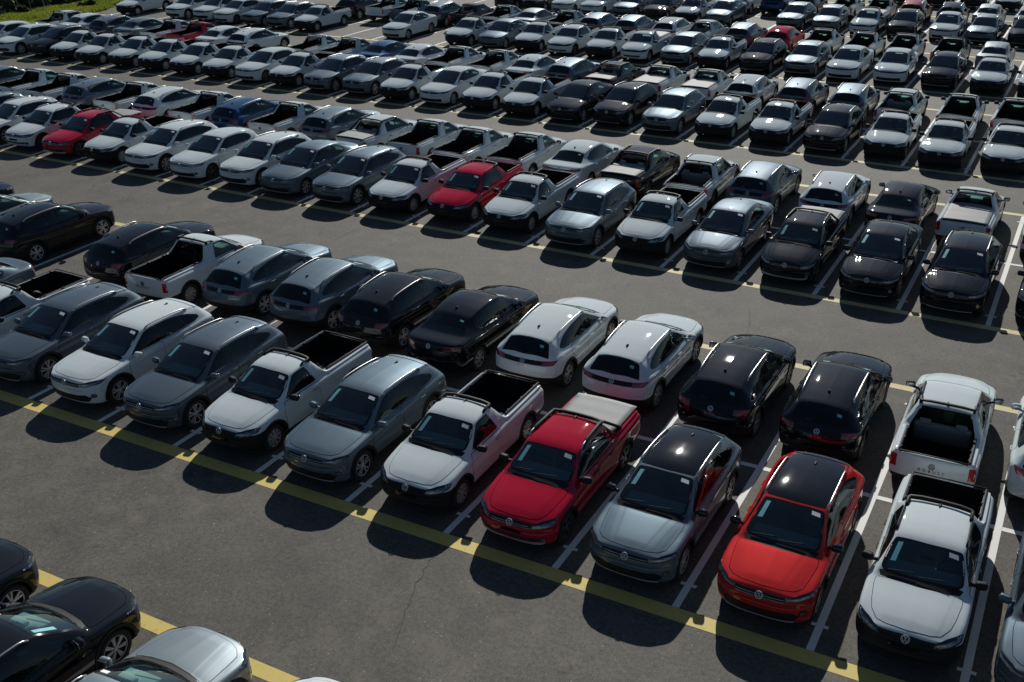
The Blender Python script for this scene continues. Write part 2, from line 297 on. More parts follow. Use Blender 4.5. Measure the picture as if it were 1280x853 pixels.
class Builder:
    def __init__(B, S):
        B.S = S; B.L = S['L']
        for k in ('zt', 'zb', 'zs', 'cr', 'w', 'wr', 'af', 'ar'): setattr(B, k, pchip(S[k]))
        B.xf = lambda v: Vector((-v.y, v.x - B.L / 2, v.z))
        B.wx = (S['fo'], S['fo'] + S['wb'])
        B.surface()
    def station(B, x):
        W = B.w(x); zt = B.zt(x); zb = B.zb(x); h = zt - zb
        cr = min(B.cr(x), .35 * h); zr = zt - cr; zs = max(zb + .5 * h, min(B.zs(x), zr - .01)) if h > .02 else zb + .5 * h
        wr = min(B.wr(x), W - .03); gh = min(1.0, max(0.0, (zr - zs) / .3)); hb = min(1.0, h / .35)
        zm = min(.62, zb + .55 * (zs - zb))
        a = (W - .078, zs + min(.012, .2 * (zr - zs)))
        P = [(0, zb), (W * .55, zb), (W - .15, zb + .002 * hb), (W - .05, zb + .03 * hb), (W - .014, zb + min(.15, .3 * (zs - zb))), (W, zm), (W - .016 * hb, zs - .17 * hb), (W - .002, zs - .085 * hb), (W - .009, zs - .052 * hb), (W - .036, zs - .014 * hb),
             a, (a[0] + (wr - a[0]) * .33 + .012 * gh, a[1] + (zr - a[1]) * .33), (a[0] + (wr - a[0]) * .7 + .010 * gh, a[1] + (zr - a[1]) * .7),
             (wr + .012, zr - .035 * gh), (wr - .02, zr + .05 * cr), (wr - .13, zr + .42 * cr), (wr * .5, zr + .82 * cr), (0, zt)]
        return chaikin_open(P, 2)
    def warp(B, x, y):
        t = min(1.0, abs(y) / max(.3, B.w(x)))
        return x + B.af(x) * t ** 3.6 - B.ar(x) * t ** 3.2
    def surface(B):
        L = B.L; xs = set([0, .004, .009, .016, .025, .036, .05, .07, .09, .115, .14]); x = .17
        while x < L - .16: xs.add(round(x, 4)); x += .045
        for d in (0, .004, .01, .02, .035, .055, .08, .11, .14): xs.add(L - d)
        if 'bed0' in B.S:
            for i in range(12): xs.add(B.S['roofend'] + i * .03)
        else:
            e = {'sedan': 3.40, 'hatchback': 3.62}.get(B.S['base'], 3.75)
            for i in range(8): xs.add(e - .08 + i * .022)
        xs = sorted(xs); g = Geo(); rows = []
        for x in xs:
            sec = B.station(x); loop = [(-y, z) for y, z in sec[1:-1]][::-1]
            full = sec + loop                      # bottom centre -> right -> top -> left
            rows.append(len(full)); g.v += [Vector((B.warp(x, y), y, z)) for y, z in full]
        n = rows[0]
        for i in range(len(xs) - 1):
            for j in range(n): g.f.append([i * n + j, i * n + (j + 1) % n, (i + 1) * n + (j + 1) % n, (i + 1) * n + j])
        half = n // 2
        for base, flip in ((0, 0), ((len(xs) - 1) * n, 1)):
            for j in range(half):
                a, b, c, d = base + j, base + j + 1, base + (n - j - 1) % n, base + (n - j) % n
                f = [a, b, c] if j == 0 else ([d, a, b] if j == half - 1 else [d, a, b, c])
                g.f.append(f)
        g.m = [0] * len(g.f); g.sm = [True] * len(g.f); B.geo = g
        bm = bmesh.new(); vs = [bm.verts.new(v) for v in g.v]
        for f in g.f:
            try: bm.faces.new([vs[i] for i in f])
            except ValueError: pass
        bmesh.ops.recalc_face_normals(bm, faces=bm.faces)
        B.bm = bm; B.bvh = BVHTree.FromBMesh(bm)
    # resolve a guide point on the surface
    def at(B, s):
        k, a, b = s
        if k == 'p': return Vector(a)
        o, d = {'t': (Vector((a, b, 4)), Vector((0, 0, -1))), 'f': (Vector((-3, a, b)), Vector((1, 0, 0))), 'r': (Vector((9, a, b)), Vector((-1, 0, 0))),
                's': (Vector((a, 3, b)), Vector((0, -1, 0))), 'S': (Vector((a, -3, b)), Vector((0, 1, 0)))}[k]
        h = B.bvh.ray_cast(o, d)
        if h[0] is None:
            h = B.bvh.find_nearest({'t': Vector((a, b, .8)), 'f': Vector((.1, a, b)), 'r': Vector((B.L - .1, a, b)), 's': Vector((a, .85, b)), 'S': Vector((a, -.85, b))}[k])
        return h[0]
    DIRS = {'t': Vector((0, 0, -1)), 'f': Vector((1, 0, 0)), 'r': Vector((-1, 0, 0)), 's': Vector((0, -1, 0)), 'S': Vector((0, 1, 0)),
            'fr': Vector((.8, -.6, 0)), 'fl': Vector((.8, .6, 0)), 'rr': Vector((-.8, -.6, 0)), 'rl': Vector((-.8, .6, 0)), 'ws': Vector((.5, 0, -.87)), 'rw': Vector((-.6, 0, -.8))}
    def frame(B, d):
        D = Builder.DIRS[d]; up = Vector((0, 0, 1)) if abs(D.z) < .9 else Vector((1, 0, 0))
        U = D.cross(up).normalized(); V = U.cross(D).normalized(); return D, U, V
    def proj(B, pts, d):
        D, U, V = B.frame(d); return [(p.dot(U), p.dot(V)) for p in (B.at(s) for s in pts)]
    def lift(B, uv, d, off):
        D, U, V = B.frame(d); o = U * uv[0] + V * uv[1] - D * 6
        h = B.bvh.ray_cast(o, D)
        if h[0] is None:
            h = B.bvh.find_nearest(U * uv[0] + V * uv[1])
            return None
        return h[0] + h[1] * off, h[1]
    def panel(B, g, poly, d, off=.003, mi=0, cell=.06, thick=.008, hole=None, bump=None, smooth=True):
        """conformal panel: 2-D polygon (optionally a ring round `hole`) laid on the body"""
        D, U, V = B.frame(d)
        bm = bmesh.new()
        if hole is not None:
            a = [bm.verts.new((*p, 0)) for p in poly]; b = [bm.verts.new((*p, 0)) for p in hole]; n = len(a)
            for i in range(n): bm.faces.new((a[i], a[(i + 1) % n], b[(i + 1) % n], b[i]))
        else:
            vs = [bm.verts.new((*p, 0)) for p in poly]; bm.faces.new(vs)
            us = [p[0] for p in poly]; ws = [p[1] for p in poly]
            for ax, lo, hi in ((0, min(us), max(us)), (1, min(ws), max(ws))):
                k = int((hi - lo) / cell)
                for i in range(1, k + 1):
                    co = [0, 0, 0]; no = [0, 0, 0]; co[ax] = lo + (hi - lo) * i / (k + 1); no[ax] = 1
                    bmesh.ops.bisect_plane(bm, geom=bm.verts[:] + bm.edges[:] + bm.faces[:], plane_co=co, plane_no=no, dist=1e-5)
        bm.verts.index_update(); bm.verts.ensure_lookup_table()
        res = []; o = len(g.v)
        for v in bm.verts:
            r = B.lift((v.co.x, v.co.y), d, off)
            res.append(r)
        last = next((r for r in res if r), None)
        for i, v in enumerate(bm.verts):
            if res[i] is None:
                cand = [e.other_vert(v).index for e in v.link_edges]; c = [res[k] for k in cand if res[k]]
                res[i] = c[0] if c else last
        P = []
        for v, r in zip(bm.verts, res):
            p, nn = r
            if bump: p = p + nn * bump(p)
            P.append((p, nn))
        g.v += [p for p, _ in P]
        for f in bm.faces:
            ix = [v.index for v in f.verts]
            q = [P[i][0] for i in ix]; nr = Vector((0, 0, 0))
            for i in range(len(q)): nr += q[i - 1].cross(q[i])
            if nr.dot(D) > 0: ix = ix[::-1]
            if len(ix) > 4:
                for k in range(1, len(ix) - 1): g.f.append([o + ix[0], o + ix[k], o + ix[k + 1]]); g.m.append(mi); g.sm.append(smooth)
            else: g.f.append([o + i for i in ix]); g.m.append(mi); g.sm.append(smooth)
        if thick:
            for e in bm.edges:
                if len(e.link_faces) == 1:
                    f = e.link_faces[0]; l = [l for l in f.loops if l.edge == e][0]
                    a, b = l.vert.index, l.link_loop_next.vert.index
                    o2 = len(g.v); pa, na = P[a]; pb, nb = P[b]
                    g.v += [pa, pb, pb - nb * thick, pa - na * thick]
                    g.f.append([o2 + 1, o2, o2 + 3, o2 + 2]); g.m.append(mi); g.sm.append(False)
        bm.free()
    def pan(B, name, pts, d, mat, parent, off=.003, cell=.06, thick=.008, rnd=.02, shrink=0, bump=None):
        p = B.proj(pts, d)
        if rnd: p = round_poly(p, rnd)
        if shrink: p = inset(p, shrink)
        g = Geo(); B.panel(g, p, d, off, 0, cell, thick, None, bump)
        return meshobj(name, g, [M[mat]], parent, B.xf, recalc=False)
    def pane(B, name, pts, d, mat, parent, frit=.045, rnd=.05, off=.003):
        """window: black printed border ring plus clear pane, hole registered for cutting"""
        raw = B.proj(pts, d); inn = inset(raw, frit)
        a = round_poly(raw, rnd); b = round_poly(inn, rnd * .7); n = len(a); p = []; q = []
        for i in range(n):
            a0, a1, b0, b1 = Vector(a[i]), Vector(a[(i + 1) % n]), Vector(b[i]), Vector(b[(i + 1) % n]); k = max(1, int((a1 - a0).length / .06 + .5))
            for j in range(k): p.append(tuple(a0.lerp(a1, j / k))); q.append(tuple(b0.lerp(b1, j / k)))
        g = Geo(); B.panel(g, p, d, off, 1, hole=q, thick=.006); B.panel(g, q, d, off, 0, cell=.08, thick=0)
        B.cuts.append((round_poly(inset(raw, frit - .006), rnd * .7), d))
        return meshobj(name, g, [M[mat], M['frit']], parent, B.xf, recalc=False)

def mir(pts):
    out = []
    for s in pts:
        k, a, b = s
        out.append({'t': ('t', a, -b if k == 't' else b), 'f': ('f', -a, b), 'r': ('r', -a, b), 's': ('S', a, b)}[k])
    return out
MD = {'s': 'S', 'fr': 'fl', 'rr': 'rl'}
def both(fn):
    for side in (1, -1): fn(side)
def ymir(pts):                                        # half outline (y>=0, from centre to centre) closed by its mirror image
    m = []
    for s in reversed(pts):
        k, a, b = s
        y = b if k == 't' else a
        if abs(y) < 1e-6: continue
        m.append((k, a, -b) if k == 't' else (k, -a, b))
    return pts + m

def emblem_geo(r=.07, t=.008):
    """round badge: ring with a V above a W"""
    g = Geo(); n = 28; vs = []
    for i in range(n):
        a = 2 * math.pi * i / n
        for rr, z in ((r, 0), (r, t), (r * .86, t), (r * .86, 0)): vs.append((rr * math.cos(a), rr * math.sin(a), z))
    g.add(vs, [(i * 4 + j, ((i + 1) % n) * 4 + j, ((i + 1) % n) * 4 + (j + 1) % 4, i * 4 + (j + 1) % 4) for i in range(n) for j in range(4)], 0, False)
    def stroke(pl, w):
        for a, b in zip(pl[:-1], pl[1:]):
            a, b = Vector((*a, 0)), Vector((*b, 0)); d = (b - a).normalized(); nn = Vector((-d.y, d.x, 0)) * w / 2
            q = [a - nn, b - nn, b + nn, a + nn]; q = q + [v + Vector((0, 0, t)) for v in q]
            g.add(q, [(3, 2, 1, 0), (4, 5, 6, 7), (0, 1, 5, 4), (1, 2, 6, 5), (2, 3, 7, 6), (3, 0, 4, 7)], 0, False)
    R = r
    stroke([(-.36 * R, .80 * R), (-.02 * R, .08 * R), (.02 * R, .08 * R), (.36 * R, .80 * R)], .16 * R)
    stroke([(-.80 * R, .42 * R), (-.38 * R, -.70 * R), (0, .02 * R), (.38 * R, -.70 * R), (.80 * R, .42 * R)], .16 * R)
    return g
def place_on(g, M4):
    h = Geo(); h.v = [M4 @ v for v in g.v]; h.f = g.f; h.m = g.m; h.sm = g.sm; return h
def text_geo(s, size, depth=.004, spacing=1.0):
    cu = bpy.data.curves.new('lettering', 'FONT'); cu.body = s; cu.size = size; cu.extrude = depth; cu.align_x = 'CENTER'; cu.align_y = 'CENTER'; cu.space_character = spacing
    cu.resolution_u = 2
    o = bpy.data.objects.new('lettering', cu); COL.objects.link(o)
    dg = bpy.context.evaluated_depsgraph_get(); me = o.evaluated_get(dg).to_mesh()
    g = Geo(); g.v = [v.co.copy() for v in me.vertices]; g.f = [list(p.vertices) for p in me.polygons]; g.m = [0] * len(g.f); g.sm = [False] * len(g.f)
    o.evaluated_get(dg).to_mesh_clear(); bpy.data.objects.remove(o); bpy.data.curves.remove(cu)
    return g
def basis(loc, normal, right):
    z = normal.normalized(); x = (right - z * right.dot(z)).normalized(); y = z.cross(x)
    return Matrix(((x.x, y.x, z.x, loc.x), (x.y, y.y, z.y, loc.y), (x.z, y.z, z.z, loc.z), (0, 0, 0, 1)))

def boolean(obj, cutter):
    md = obj.modifiers.new('cut', 'BOOLEAN'); md.operation = 'DIFFERENCE'; md.object = cutter; md.solver = 'EXACT'
    dg = bpy.context.evaluated_depsgraph_get(); me = bpy.data.meshes.new_from_object(obj.evaluated_get(dg)); obj.modifiers.remove(md)
    old = obj.data; obj.data = me; bpy.data.meshes.remove(old); cm = cutter.data; bpy.data.objects.remove(cutter); bpy.data.meshes.remove(cm)

def finish_body(B, root, opt):
    """cut wheel arches, load bed and window openings, then part bumpers and underbody off"""
    S = B.S; me = bpy.data.meshes.new('body'); B.bm.to_mesh(me); B.bm.free()
    for m in ('paint', 'liner', 'seam', 'bed'): me.materials.append(M[m])
    body = bpy.data.objects.new('body', me); COL.objects.link(body)
    def cut(g):
        c = meshobj('cutter', g, [M['paint'], M['liner'], M['seam'], M['bed']]); boolean(body, c)
    g = Geo()
    for wx in B.wx:
        for s in (1, -1):
            n = 30; ys = (.50, 1.2); vs = [(wx + S['arch'] * math.cos(2 * math.pi * i / n), s * y, S['R'] + .01 + S['arch'] * math.sin(2 * math.pi * i / n)) for y in ys for i in range(n)]
            g.add(vs, [(i, (i + 1) % n, n + (i + 1) % n, n + i) for i in range(n)] + [tuple(reversed(range(n))), tuple(range(n, 2 * n))], 1)
    cut(g)
    if 'bed0' in S:
        g = Geo(); x0, x1 = S['bed0'], B.L - .095; lv = [(.53, .645), (1.03, .645), (1.42, .475), (1.8, .40)]
        vs = [(x, s * y, z) for z, y in lv for x, s in ((x0, -1), (x1, -1), (x1, 1), (x0, 1))]
        fs = [(3, 2, 1, 0), (12, 13, 14, 15)] + [(k * 4 + a, k * 4 + (a + 1) % 4, k * 4 + 4 + (a + 1) % 4, k * 4 + 4 + a) for k in range(3) for a in range(4)]
        g.add(vs, fs, 3); cut(g)
        g = Geo(); g.box((x0 - .05, 0, 1.235), (.34, .98, .26), 2); cut(g)
    for grp in (('s', 'S'), ('ws', 'rw')):
        g = Geo()
        for p, d in B.cuts:
            if d not in grp: continue
            D, U, V = B.frame(d); hit = [B.lift(q, d, 0) for q in p]; dd = [h[0].dot(D) for h in hit if h]
            a, b = min(dd) - .15, max(dd) + (.14 if d in 'sS' else .10); n = len(p)
            g.add([U * q[0] + V * q[1] + D * a for q in p] + [U * q[0] + V * q[1] + D * b for q in p], [(i, (i + 1) % n, n + (i + 1) % n, n + i) for i in range(n)] + [tuple(reversed(range(n))), tuple(range(n, 2 * n))], 2)
        if g.f: cut(g)
    bm = bmesh.new(); bm.from_mesh(body.data)
    bmesh.ops.delete(bm, geom=[f for f in bm.faces if f.material_index == 2], context='FACES')
    fz, rz, uz = opt['fz'], opt['rz'], opt['uz']
    def slab(z): bmesh.ops.bisect_plane(bm, geom=bm.verts[:] + bm.edges[:] + bm.faces[:], plane_co=(0, 0, z), plane_no=(0, 0, 1), dist=1e-5)
    for z in (fz, rz, uz): slab(z)
    xa, xb = B.wx[0] - .05, B.wx[1] + .05
    sets = {}
    for f in bm.faces:
        if f.material_index: continue
        c = f.calc_center_median()
        if c.z < fz and c.x < xa: k = 'front_bumper'
        elif c.z < rz and c.x > xb: k = 'rear_bumper'
        elif c.z < uz and xa <= c.x <= xb: k = 'underbody'
        else: continue
        sets.setdefault(k, []).append(f)
    for k, fl in sets.items():
        g = Geo(); ix = {}
        for f in fl:
            q = []
            for v in f.verts:
                if v not in ix: ix[v] = len(g.v); g.v.append(v.co.copy())
                q.append(ix[v])
            g.f.append(q); g.m.append(0); g.sm.append(True)
        meshobj(k, g, [M[opt.get(k, 'plastic')]], root, B.xf, recalc=False)
    bmesh.ops.delete(bm, geom=[f for fl in sets.values() for f in fl], context='FACES')
    for v in bm.verts: v.co = B.xf(v.co)
    for f in bm.faces: f.smooth = f.material_index == 0
    bm.to_mesh(body.data); bm.free(); body.parent = root
    return body

def wheel(B, root, x, s, style):
    S = B.S; R = S['R']; W = B.w(1.6 if x < 2 else 2.6); yo = W - .025; c = (x, s * yo, R)
    g = Geo(); g.lathe_y([(.01, -.06), (R * .52, -.06), (R * .52, -.075), (.01, -.08)], c, 20, 0, s)
    hub = meshobj('wheel', g, [M['brake']], root, B.xf)
    g = Geo(); rr = R * (.70 if style != 'hubcap' else .66)
    g.lathe_y([(rr, -.19), (R * .93, -.20), (R * .985, -.185), (R, -.15), (R, -.05), (R * .985, -.018), (R * .93, .0), (rr + .03, .004), (rr + .006, -.004), (rr, -.02)], c, 28, 0, s)
    meshobj('tyre', g, [M['tyre']], hub, B.xf)
    g = Geo()
    g.lathe_y([(rr, -.02), (rr, -.012), (rr - .010, -.006), (rr - .018, -.014)], c, 28, 0, s); g.lathe_y([(rr - .018, -.014), (rr - .026, -.06), (rr - .026, -.17)], c, 28, 1, s)
    g.lathe_y([(.001, .0), (.03, .0), (.055, -.012), (.06, -.05)], c, 12, 0, s)
    n = {'hubcap': 9, 'hubcap5': 7}.get(style, 5)
    for i in range(n):
        for tw in ((-.17, .17) if style == 'alloy' else ((0,) if style.startswith('hubcap') else (-.14, .14))):
            a = 2 * math.pi * i / n + math.pi / 2; a1 = a + tw * .9; a2 = a + tw * 1.25
            p0 = Vector((math.cos(a1) * .045, 0, math.sin(a1) * .045)); p1 = Vector((math.cos(a2) * (rr - .012), 0, math.sin(a2) * (rr - .012)))
            d = (p1 - p0).normalized(); nn = Vector((-d.z, 0, d.x)); w0, w1 = (.013, .021) if not style.startswith('hubcap') else (.014, .042)
            q = [p0 - nn * w0, p1 - nn * w1, p1 + nn * w1, p0 + nn * w0]
            vs = [Vector((v.x + c[0], c[1] + s * (-.010 - .012 * (k in (1, 2))), v.z + c[2])) for k, v in enumerate(q)] + [Vector((v.x + c[0], c[1] + s * (-.05), v.z + c[2])) for v in q]
            g.add(vs, [(0, 1, 2, 3), (7, 6, 5, 4), (0, 4, 5, 1), (1, 5, 6, 2), (2, 6, 7, 3), (3, 7, 4, 0)], 0, False)
    meshobj('rim', g, [M['hubcap' if style.startswith('hubcap') else ('alloy' if style == 'alloy' else 'darkalloy')], M['brake']], hub, B.xf)

def smooth01(t): t = max(0, min(1, t)); return t * t * (3 - 2 * t)

def make_car(S, opt):
    B = Builder(S); B.cuts = []; L = B.L; kind = S['base']; pick = 'bed0' in S
    root = bpy.data.objects.new(opt['name'], None); root.empty_display_size = .5; COL.objects.link(root)
    dz = B.zt(.14) - .795                                            # nose height relative to the SUV
    # --- glass
    xw0, xw1 = (1.13, 1.90) if not pick else (1.12, 1.73)
    if kind == 'sedan': xw1 = 1.97
    ws = ymir([('t', xw0, 0), ('t', xw0 + .02, .32), ('t', xw0 + .07, .60), ('t', xw0 + .14, .665), ('t', xw0 + .42, .635), ('t', xw1 + .03, .545), ('t', xw1 + .015, .3), ('t', xw1, 0)])
    wsh = B.pane('windscreen', ws, 'ws', 'wind', root, .04, .05)
    # paper label and cyan strip behind the windscreen corners
    xl = xw1 - .10
    B.pan('paper_label', [('t', xl - .015, -.505), ('t', xl + .060, -.485), ('t', xl + .060, -.335), ('t', xl - .015, -.35)], 'ws', 'paper', wsh, .0045, .1, 0, 0)
    B.pan('cyan_label', [('t', xl - .28, .545), ('t', xl + .04, .485), ('t', xl + .04, .405), ('t', xl - .28, .455)], 'ws', 'film', wsh, .0045, .1, 0, 0)
    g = Geo(); g.rbox((xw1 - .16, 0, B.zt(xw1 - .16) - .09), (.03, .20, .055), .015, 0); meshobj('rear_view_mirror', g, [M['gloss']], root, B.xf)
    # cowl and wipers
    B.pan('cowl', ymir([('t', xw0 - .12, 0), ('t', xw0 - .09, .40), ('t', xw0 - .01, .64), ('t', xw0 + .08, .68), ('t', xw0 + .08, .60), ('t', xw0 + .03, .32), ('t', xw0 + .005, 0)]), 't', 'plastic', root, .002, .08, 0, 0)
    for a, b in ((.10, .56), (-.42, .08)):
        g = Geo(); pts = []
        for i in range(7):
            t = i / 6; y = a + (b - a) * t; p = B.at(('t', xw0 + .045 + .05 * (1 - t) + .09 * abs(y) ** 2, y)); pts.append(p + Vector((0, 0, .018)))
        g.tube(pts, .007, 5);
        meshobj('wiper', g, [M['plastic']], root, B.xf)
    # side windows
    for s in (1, -1):
        for pl, nm in opt['windows']:
            pts = [('s', x, z) for x, z in pl]
            if s < 0: pts = mir(pts)
            B.pane(nm, pts, 's' if s > 0 else 'S', 'side', root, .032, .03)
    if not pick:
        r0, r1 = {'compact_suv': (3.80, 4.095), 'sedan': (3.42, 3.95), 'hatchback': (3.66, 3.895)}[kind]
        rw = ymir([('t', r0 - .02, 0), ('t', r0 - .02, .3), ('t', r0 + .005, .525), ('t', (r0 + r1) / 2, .585), ('t', r1 - .04, .635), ('t', r1 - .02, .3), ('t', r1, 0)])
        rwo = B.pane('rear_window', rw, 'rw', 'side', root, .02, .05)
        g = Geo()
        B.pan('inspection_label', [('t', r0 + .07, .42), ('t', r0 + .07, .32), ('t', r0 + .12, .33), ('t', r0 + .12, .43)], 'rw', 'film', rwo, .0045, .1, 0, 0)  # small cyan patch on the rear glass near its upper corner
        if kind != 'sedan':
            g = Geo(); p0 = B.at(('t', r1 - .015, 0)); p1 = B.at(('t', r1 - .05, -.36)); g.tube([p0 + Vector((.02, 0, .02)), p1 + Vector((.012, 0, .018))], [.014, .008], 5); meshobj('rear_wiper', g, [M['plastic']], root, B.xf)
            # roof spoiler lip
            B.pan('spoiler', ymir([('t', r0 - .16, 0), ('t', r0 - .15, .45), ('t', r0 - .10, .545), ('t', r0 - .015, .50), ('t', r0 - .03, .3), ('t', r0 - .035, 0)]), 't', opt.get('roofmat', 'paint'), root, .010, .06, .012, .02)
    else:
        x0 = S['bed0'] + .004; g = Geo(); yo, yi = (.555, .475), (.50, .43)
        o = [(x0, -yo[0], 1.075), (x0, yo[0], 1.075), (x0, yo[1], 1.395), (x0, -yo[1], 1.395)]; q = [(x0, -yi[0], 1.11), (x0, yi[0], 1.11), (x0, yi[1], 1.36), (x0, -yi[1], 1.36)]
        g.add(o + q, [(i, (i + 1) % 4, 4 + (i + 1) % 4, 4 + i) for i in range(4)], 1, False); g.add(q, [(0, 1, 2, 3)], 0, False)
        meshobj('rear_window', g, [M['side'], M['frit']], root, B.xf, recalc=False)
    # --- hood with two pressed lines
    zc = .008
    def hb(p):
        y = abs(p.y); k = .30 + .14 * (p.x - .15) / .85
        a = min(1, max(0, (p.x - .18) / .12))
        if kind == 'pickup' or kind == 'crew_pickup': k = .46 + .12 * (p.x - .15) / .85; return a * .004 * smooth01((k - y) / .035)
        return a * (.003 * smooth01((k - y) / .035) + .002 * smooth01((k + .15 - y) / .035))
    if not pick: hd = ymir([('t', .135, 0), ('t', .165, .35), ('t', .235, .53), ('t', .36, .645), ('t', .6, .685), ('t', .95, .72), ('t', 1.10, .70), ('t', 1.05, .40), ('t', 1.015, 0)])
    else: hd = ymir([('t', .125, 0), ('t', .155, .35), ('t', .215, .50), ('t', .40, .615), ('t', .6, .66), ('t', .95, .70), ('t', 1.08, .69), ('t', 1.04, .40), ('t', 1.005, 0)])
    B.pan('panel_gap', hd, 't', 'seam', root, .0012, .06, 0, .03, -.009)
    B.pan('hood', hd, 't', 'paint', root, .0035, .022, .006, .03, 0, hb)
    # --- doors with gap, handle
    for s in (1, -1):
        for pl, hx, hz in opt['doors']:
            pts = [('s', x, z) for x, z in pl]; d = 's'
            if s < 0: pts = mir(pts); d = 'S'
            B.pan('panel_gap', pts, d, 'seam', root, .0012, .04, 0, .04, -.009)
            do = B.pan('door', pts, d, 'paint', root, .0032, .035, .006, .04)
            p = B.at((d, hx, hz)); g = Geo(); g.rbox((hx, p.y + s * .022, hz), (.19, .022, .026), .011); g.box((hx - .07, p.y + s * .008, hz), (.02, .03, .02)); g.box((hx + .07, p.y + s * .008, hz), (.02, .03, .02))
            meshobj('handle', g, [M[opt['handle']]], do, B.xf)
        # mirror
        xm = xw0 + .33; p = B.at(('s' if s > 0 else 'S', xm + .05, .985)); g = Geo(); rot = Matrix.Rotation(s * -.18, 3, 'Z')
        g.rbox((xm, s * .925, 1.025), (.125, .205, .140), .055, 0, rot, 4); g.tube([(p.x, p.y - s * .03, .965), (xm + .01, s * .89, .985)], [.045, .040], 6, 0, .6)
        mo = meshobj('mirror', g, [M[opt['mirror']]], root, B.xf)
        g = Geo(); g.rbox((xm + .061, s * .925, 1.027), (.012, .165, .105), .01, 0, rot); meshobj('mirror_glass', g, [M['chrome']], mo, B.xf)
    # --- wheel arch trim, sills
    if opt['flare']:
        for wx in B.wx:
            for s in (1, -1):
                z0 = S['R'] + .01; a0 = -.18; n = 26
                out = []; inn = []
                for i in range(n + 1):
                    a = a0 + (math.pi - 2 * a0) * i / n
                    for lst, r in ((out, S['arch'] + .055), (inn, S['arch'] - .006)): lst.append((wx + r * math.cos(a), z0 + r * math.sin(a)))
                poly = out + inn[::-1]; d = 's' if s > 0 else 'S'
                D, U, V = B.frame(d); poly = [(Vector((x, 0, z)).dot(U), z) for x, z in poly]
                g = Geo(); B.panel(g, poly, d, .012, 0, .12, .05); meshobj('wheel_arch_trim', g, [M['plastic']], root, B.xf, recalc=False)
    # --- lamps
    for s in (1, -1):
        pts = opt['headlight']; d = 'fr'
        if s < 0: pts = mir(pts); d = 'fl'
        hl = B.pan('headlight', pts, d, 'lamp', root, .005, .05, .01, .015)
        B.pan('reflector', pts, d, 'lens', hl, .0065, .05, 0, .01, opt.get('lensin', .02))
        pts = opt['taillight']; d = opt.get('taildir', 'rr')
        if s < 0: pts = mir(pts); d = MD[d]
        B.pan('tail_light', pts, d, opt['tailmat'], root, .006, .05, .012, .02)
        if opt.get('fog'):
            y, z = opt['fog']; n = 10; pts = [('f', y + .045 * math.cos(2 * math.pi * i / n), z + .04 * math.sin(2 * math.pi * i / n)) for i in range(n)]; d = 'fr'
            if s < 0: pts = mir(pts); d = 'fl'
            fo = B.pan('fog_light', pts, d, 'gloss', root, .004, .1, .01, 0, -.014); B.pan('reflector', pts, d, 'lens', fo, .007, .1, .004, 0)
    for nm, pl, d, mat, off in opt['panels']:
        B.pan(nm, pl, d, mat, root, off, .06, .01, .015)
    # --- slats in the upper grille
    for z, y0, mat in opt['slats']:
        g = Geo(); pts = []
        for i in range(15):
            y = -y0 + 2 * y0 * i / 14; p = B.at(('f', y, z + .0)); pts.append(p + Vector((-.008, 0, 0)))
        g.tube(pts, .0065, 4); meshobj('grille_bar', g, [M[mat]], root, B.xf)
    # --- badges
    ez = opt['emblem_z']; p = B.at(('f', 0, ez)); h = B.bvh.ray_cast(Vector((-3, 0, ez)), Vector((1, 0, 0)))
    meshobj('emblem', place_on(emblem_geo(.072), basis(p + h[1] * .008, h[1], Vector((0, -1, 0)))), [M['satin']], root, B.xf)
    ez = opt['emblem_rz']; p = B.at(('r', 0, ez)); h = B.bvh.ray_cast(Vector((9, 0, ez)), Vector((-1, 0, 0)))
    meshobj('emblem', place_on(emblem_geo(.062), basis(p + h[1] * .010, h[1], Vector((0, 1, 0)))), [M[opt.get('rearbadge', 'chrome')]], root, B.xf)
    if opt.get('text'):
        tx, tz, size, sp, tm = opt['text']; p = B.at(('r', 0, tz)); h = B.bvh.ray_cast(Vector((9, 0, tz)), Vector((-1, 0, 0)))
        meshobj('lettering', place_on(text_geo(tx, size, .003, sp), basis(p + h[1] * .009, h[1], Vector((0, 1, 0)))), [M[tm]], root, B.xf, recalc=False)
    # --- roof: antenna, rails, pickup bars
    re = S.get('roofend', {'compact_suv': 3.30, 'sedan': 3.15, 'hatchback': 3.38}.get(kind)); p = B.at(('t', re - (.10 if pick else .03), 0))
    g = Geo(); g.add([p + Vector(v) for v in ((-.09, 0, -.004), (.06, -.035, -.004), (.06, .035, -.004), (.07, -.014, .032), (.07, .014, .032))], [(0, 1, 3), (0, 4, 2), (0, 3, 4), (1, 2, 4, 3), (0, 2, 1)], 0, True)
    meshobj('antenna', g, [M['plastic']], root, B.xf)
    if opt.get('rails'):
        a, b, mat = opt['rails']
        for s in (1, -1):
            pts = []; rr = []
            for i in range(19):
                t = i / 18; x = a + (b - a) * t; y = B.wr(x) - .005; q = B.at(('t', x, s * y)); e = min(1, min(t, 1 - t) / .10)
                pts.append(q + Vector((0, 0, -.004 + .052 * math.sqrt(e)))); rr.append(.017 + .006 * (1 - e))
            g = Geo(); g.tube(pts, rr, 8); meshobj('roof_rail', g, [M[mat]], root, B.xf)
    if pick:
        xe = S['roofend']; zr = B.zt(xe - .06); g = Geo(); yb = B.wr(xe - .1) - .02; zz = B.at(('t', xe - .1, yb)).z
        g.tube([(xe - .27, -yb, zz + .002), (xe - .20, -yb, zz + .045), (xe - .04, -yb, zz + .058), (xe + .02, -yb * .95, zz + .060), (xe + .03, -yb * .6, zr + .036), (xe + .035, 0, zr + .042), (xe + .03, yb * .6, zr + .036), (xe + .02, yb * .95, zz + .060), (xe - .04, yb, zz + .058), (xe - .20, yb, zz + .045), (xe - .27, yb, zz + .002)], [.03, .032, .036, .042, .046, .046, .046, .042, .036, .032, .03], 8, 0, .6)
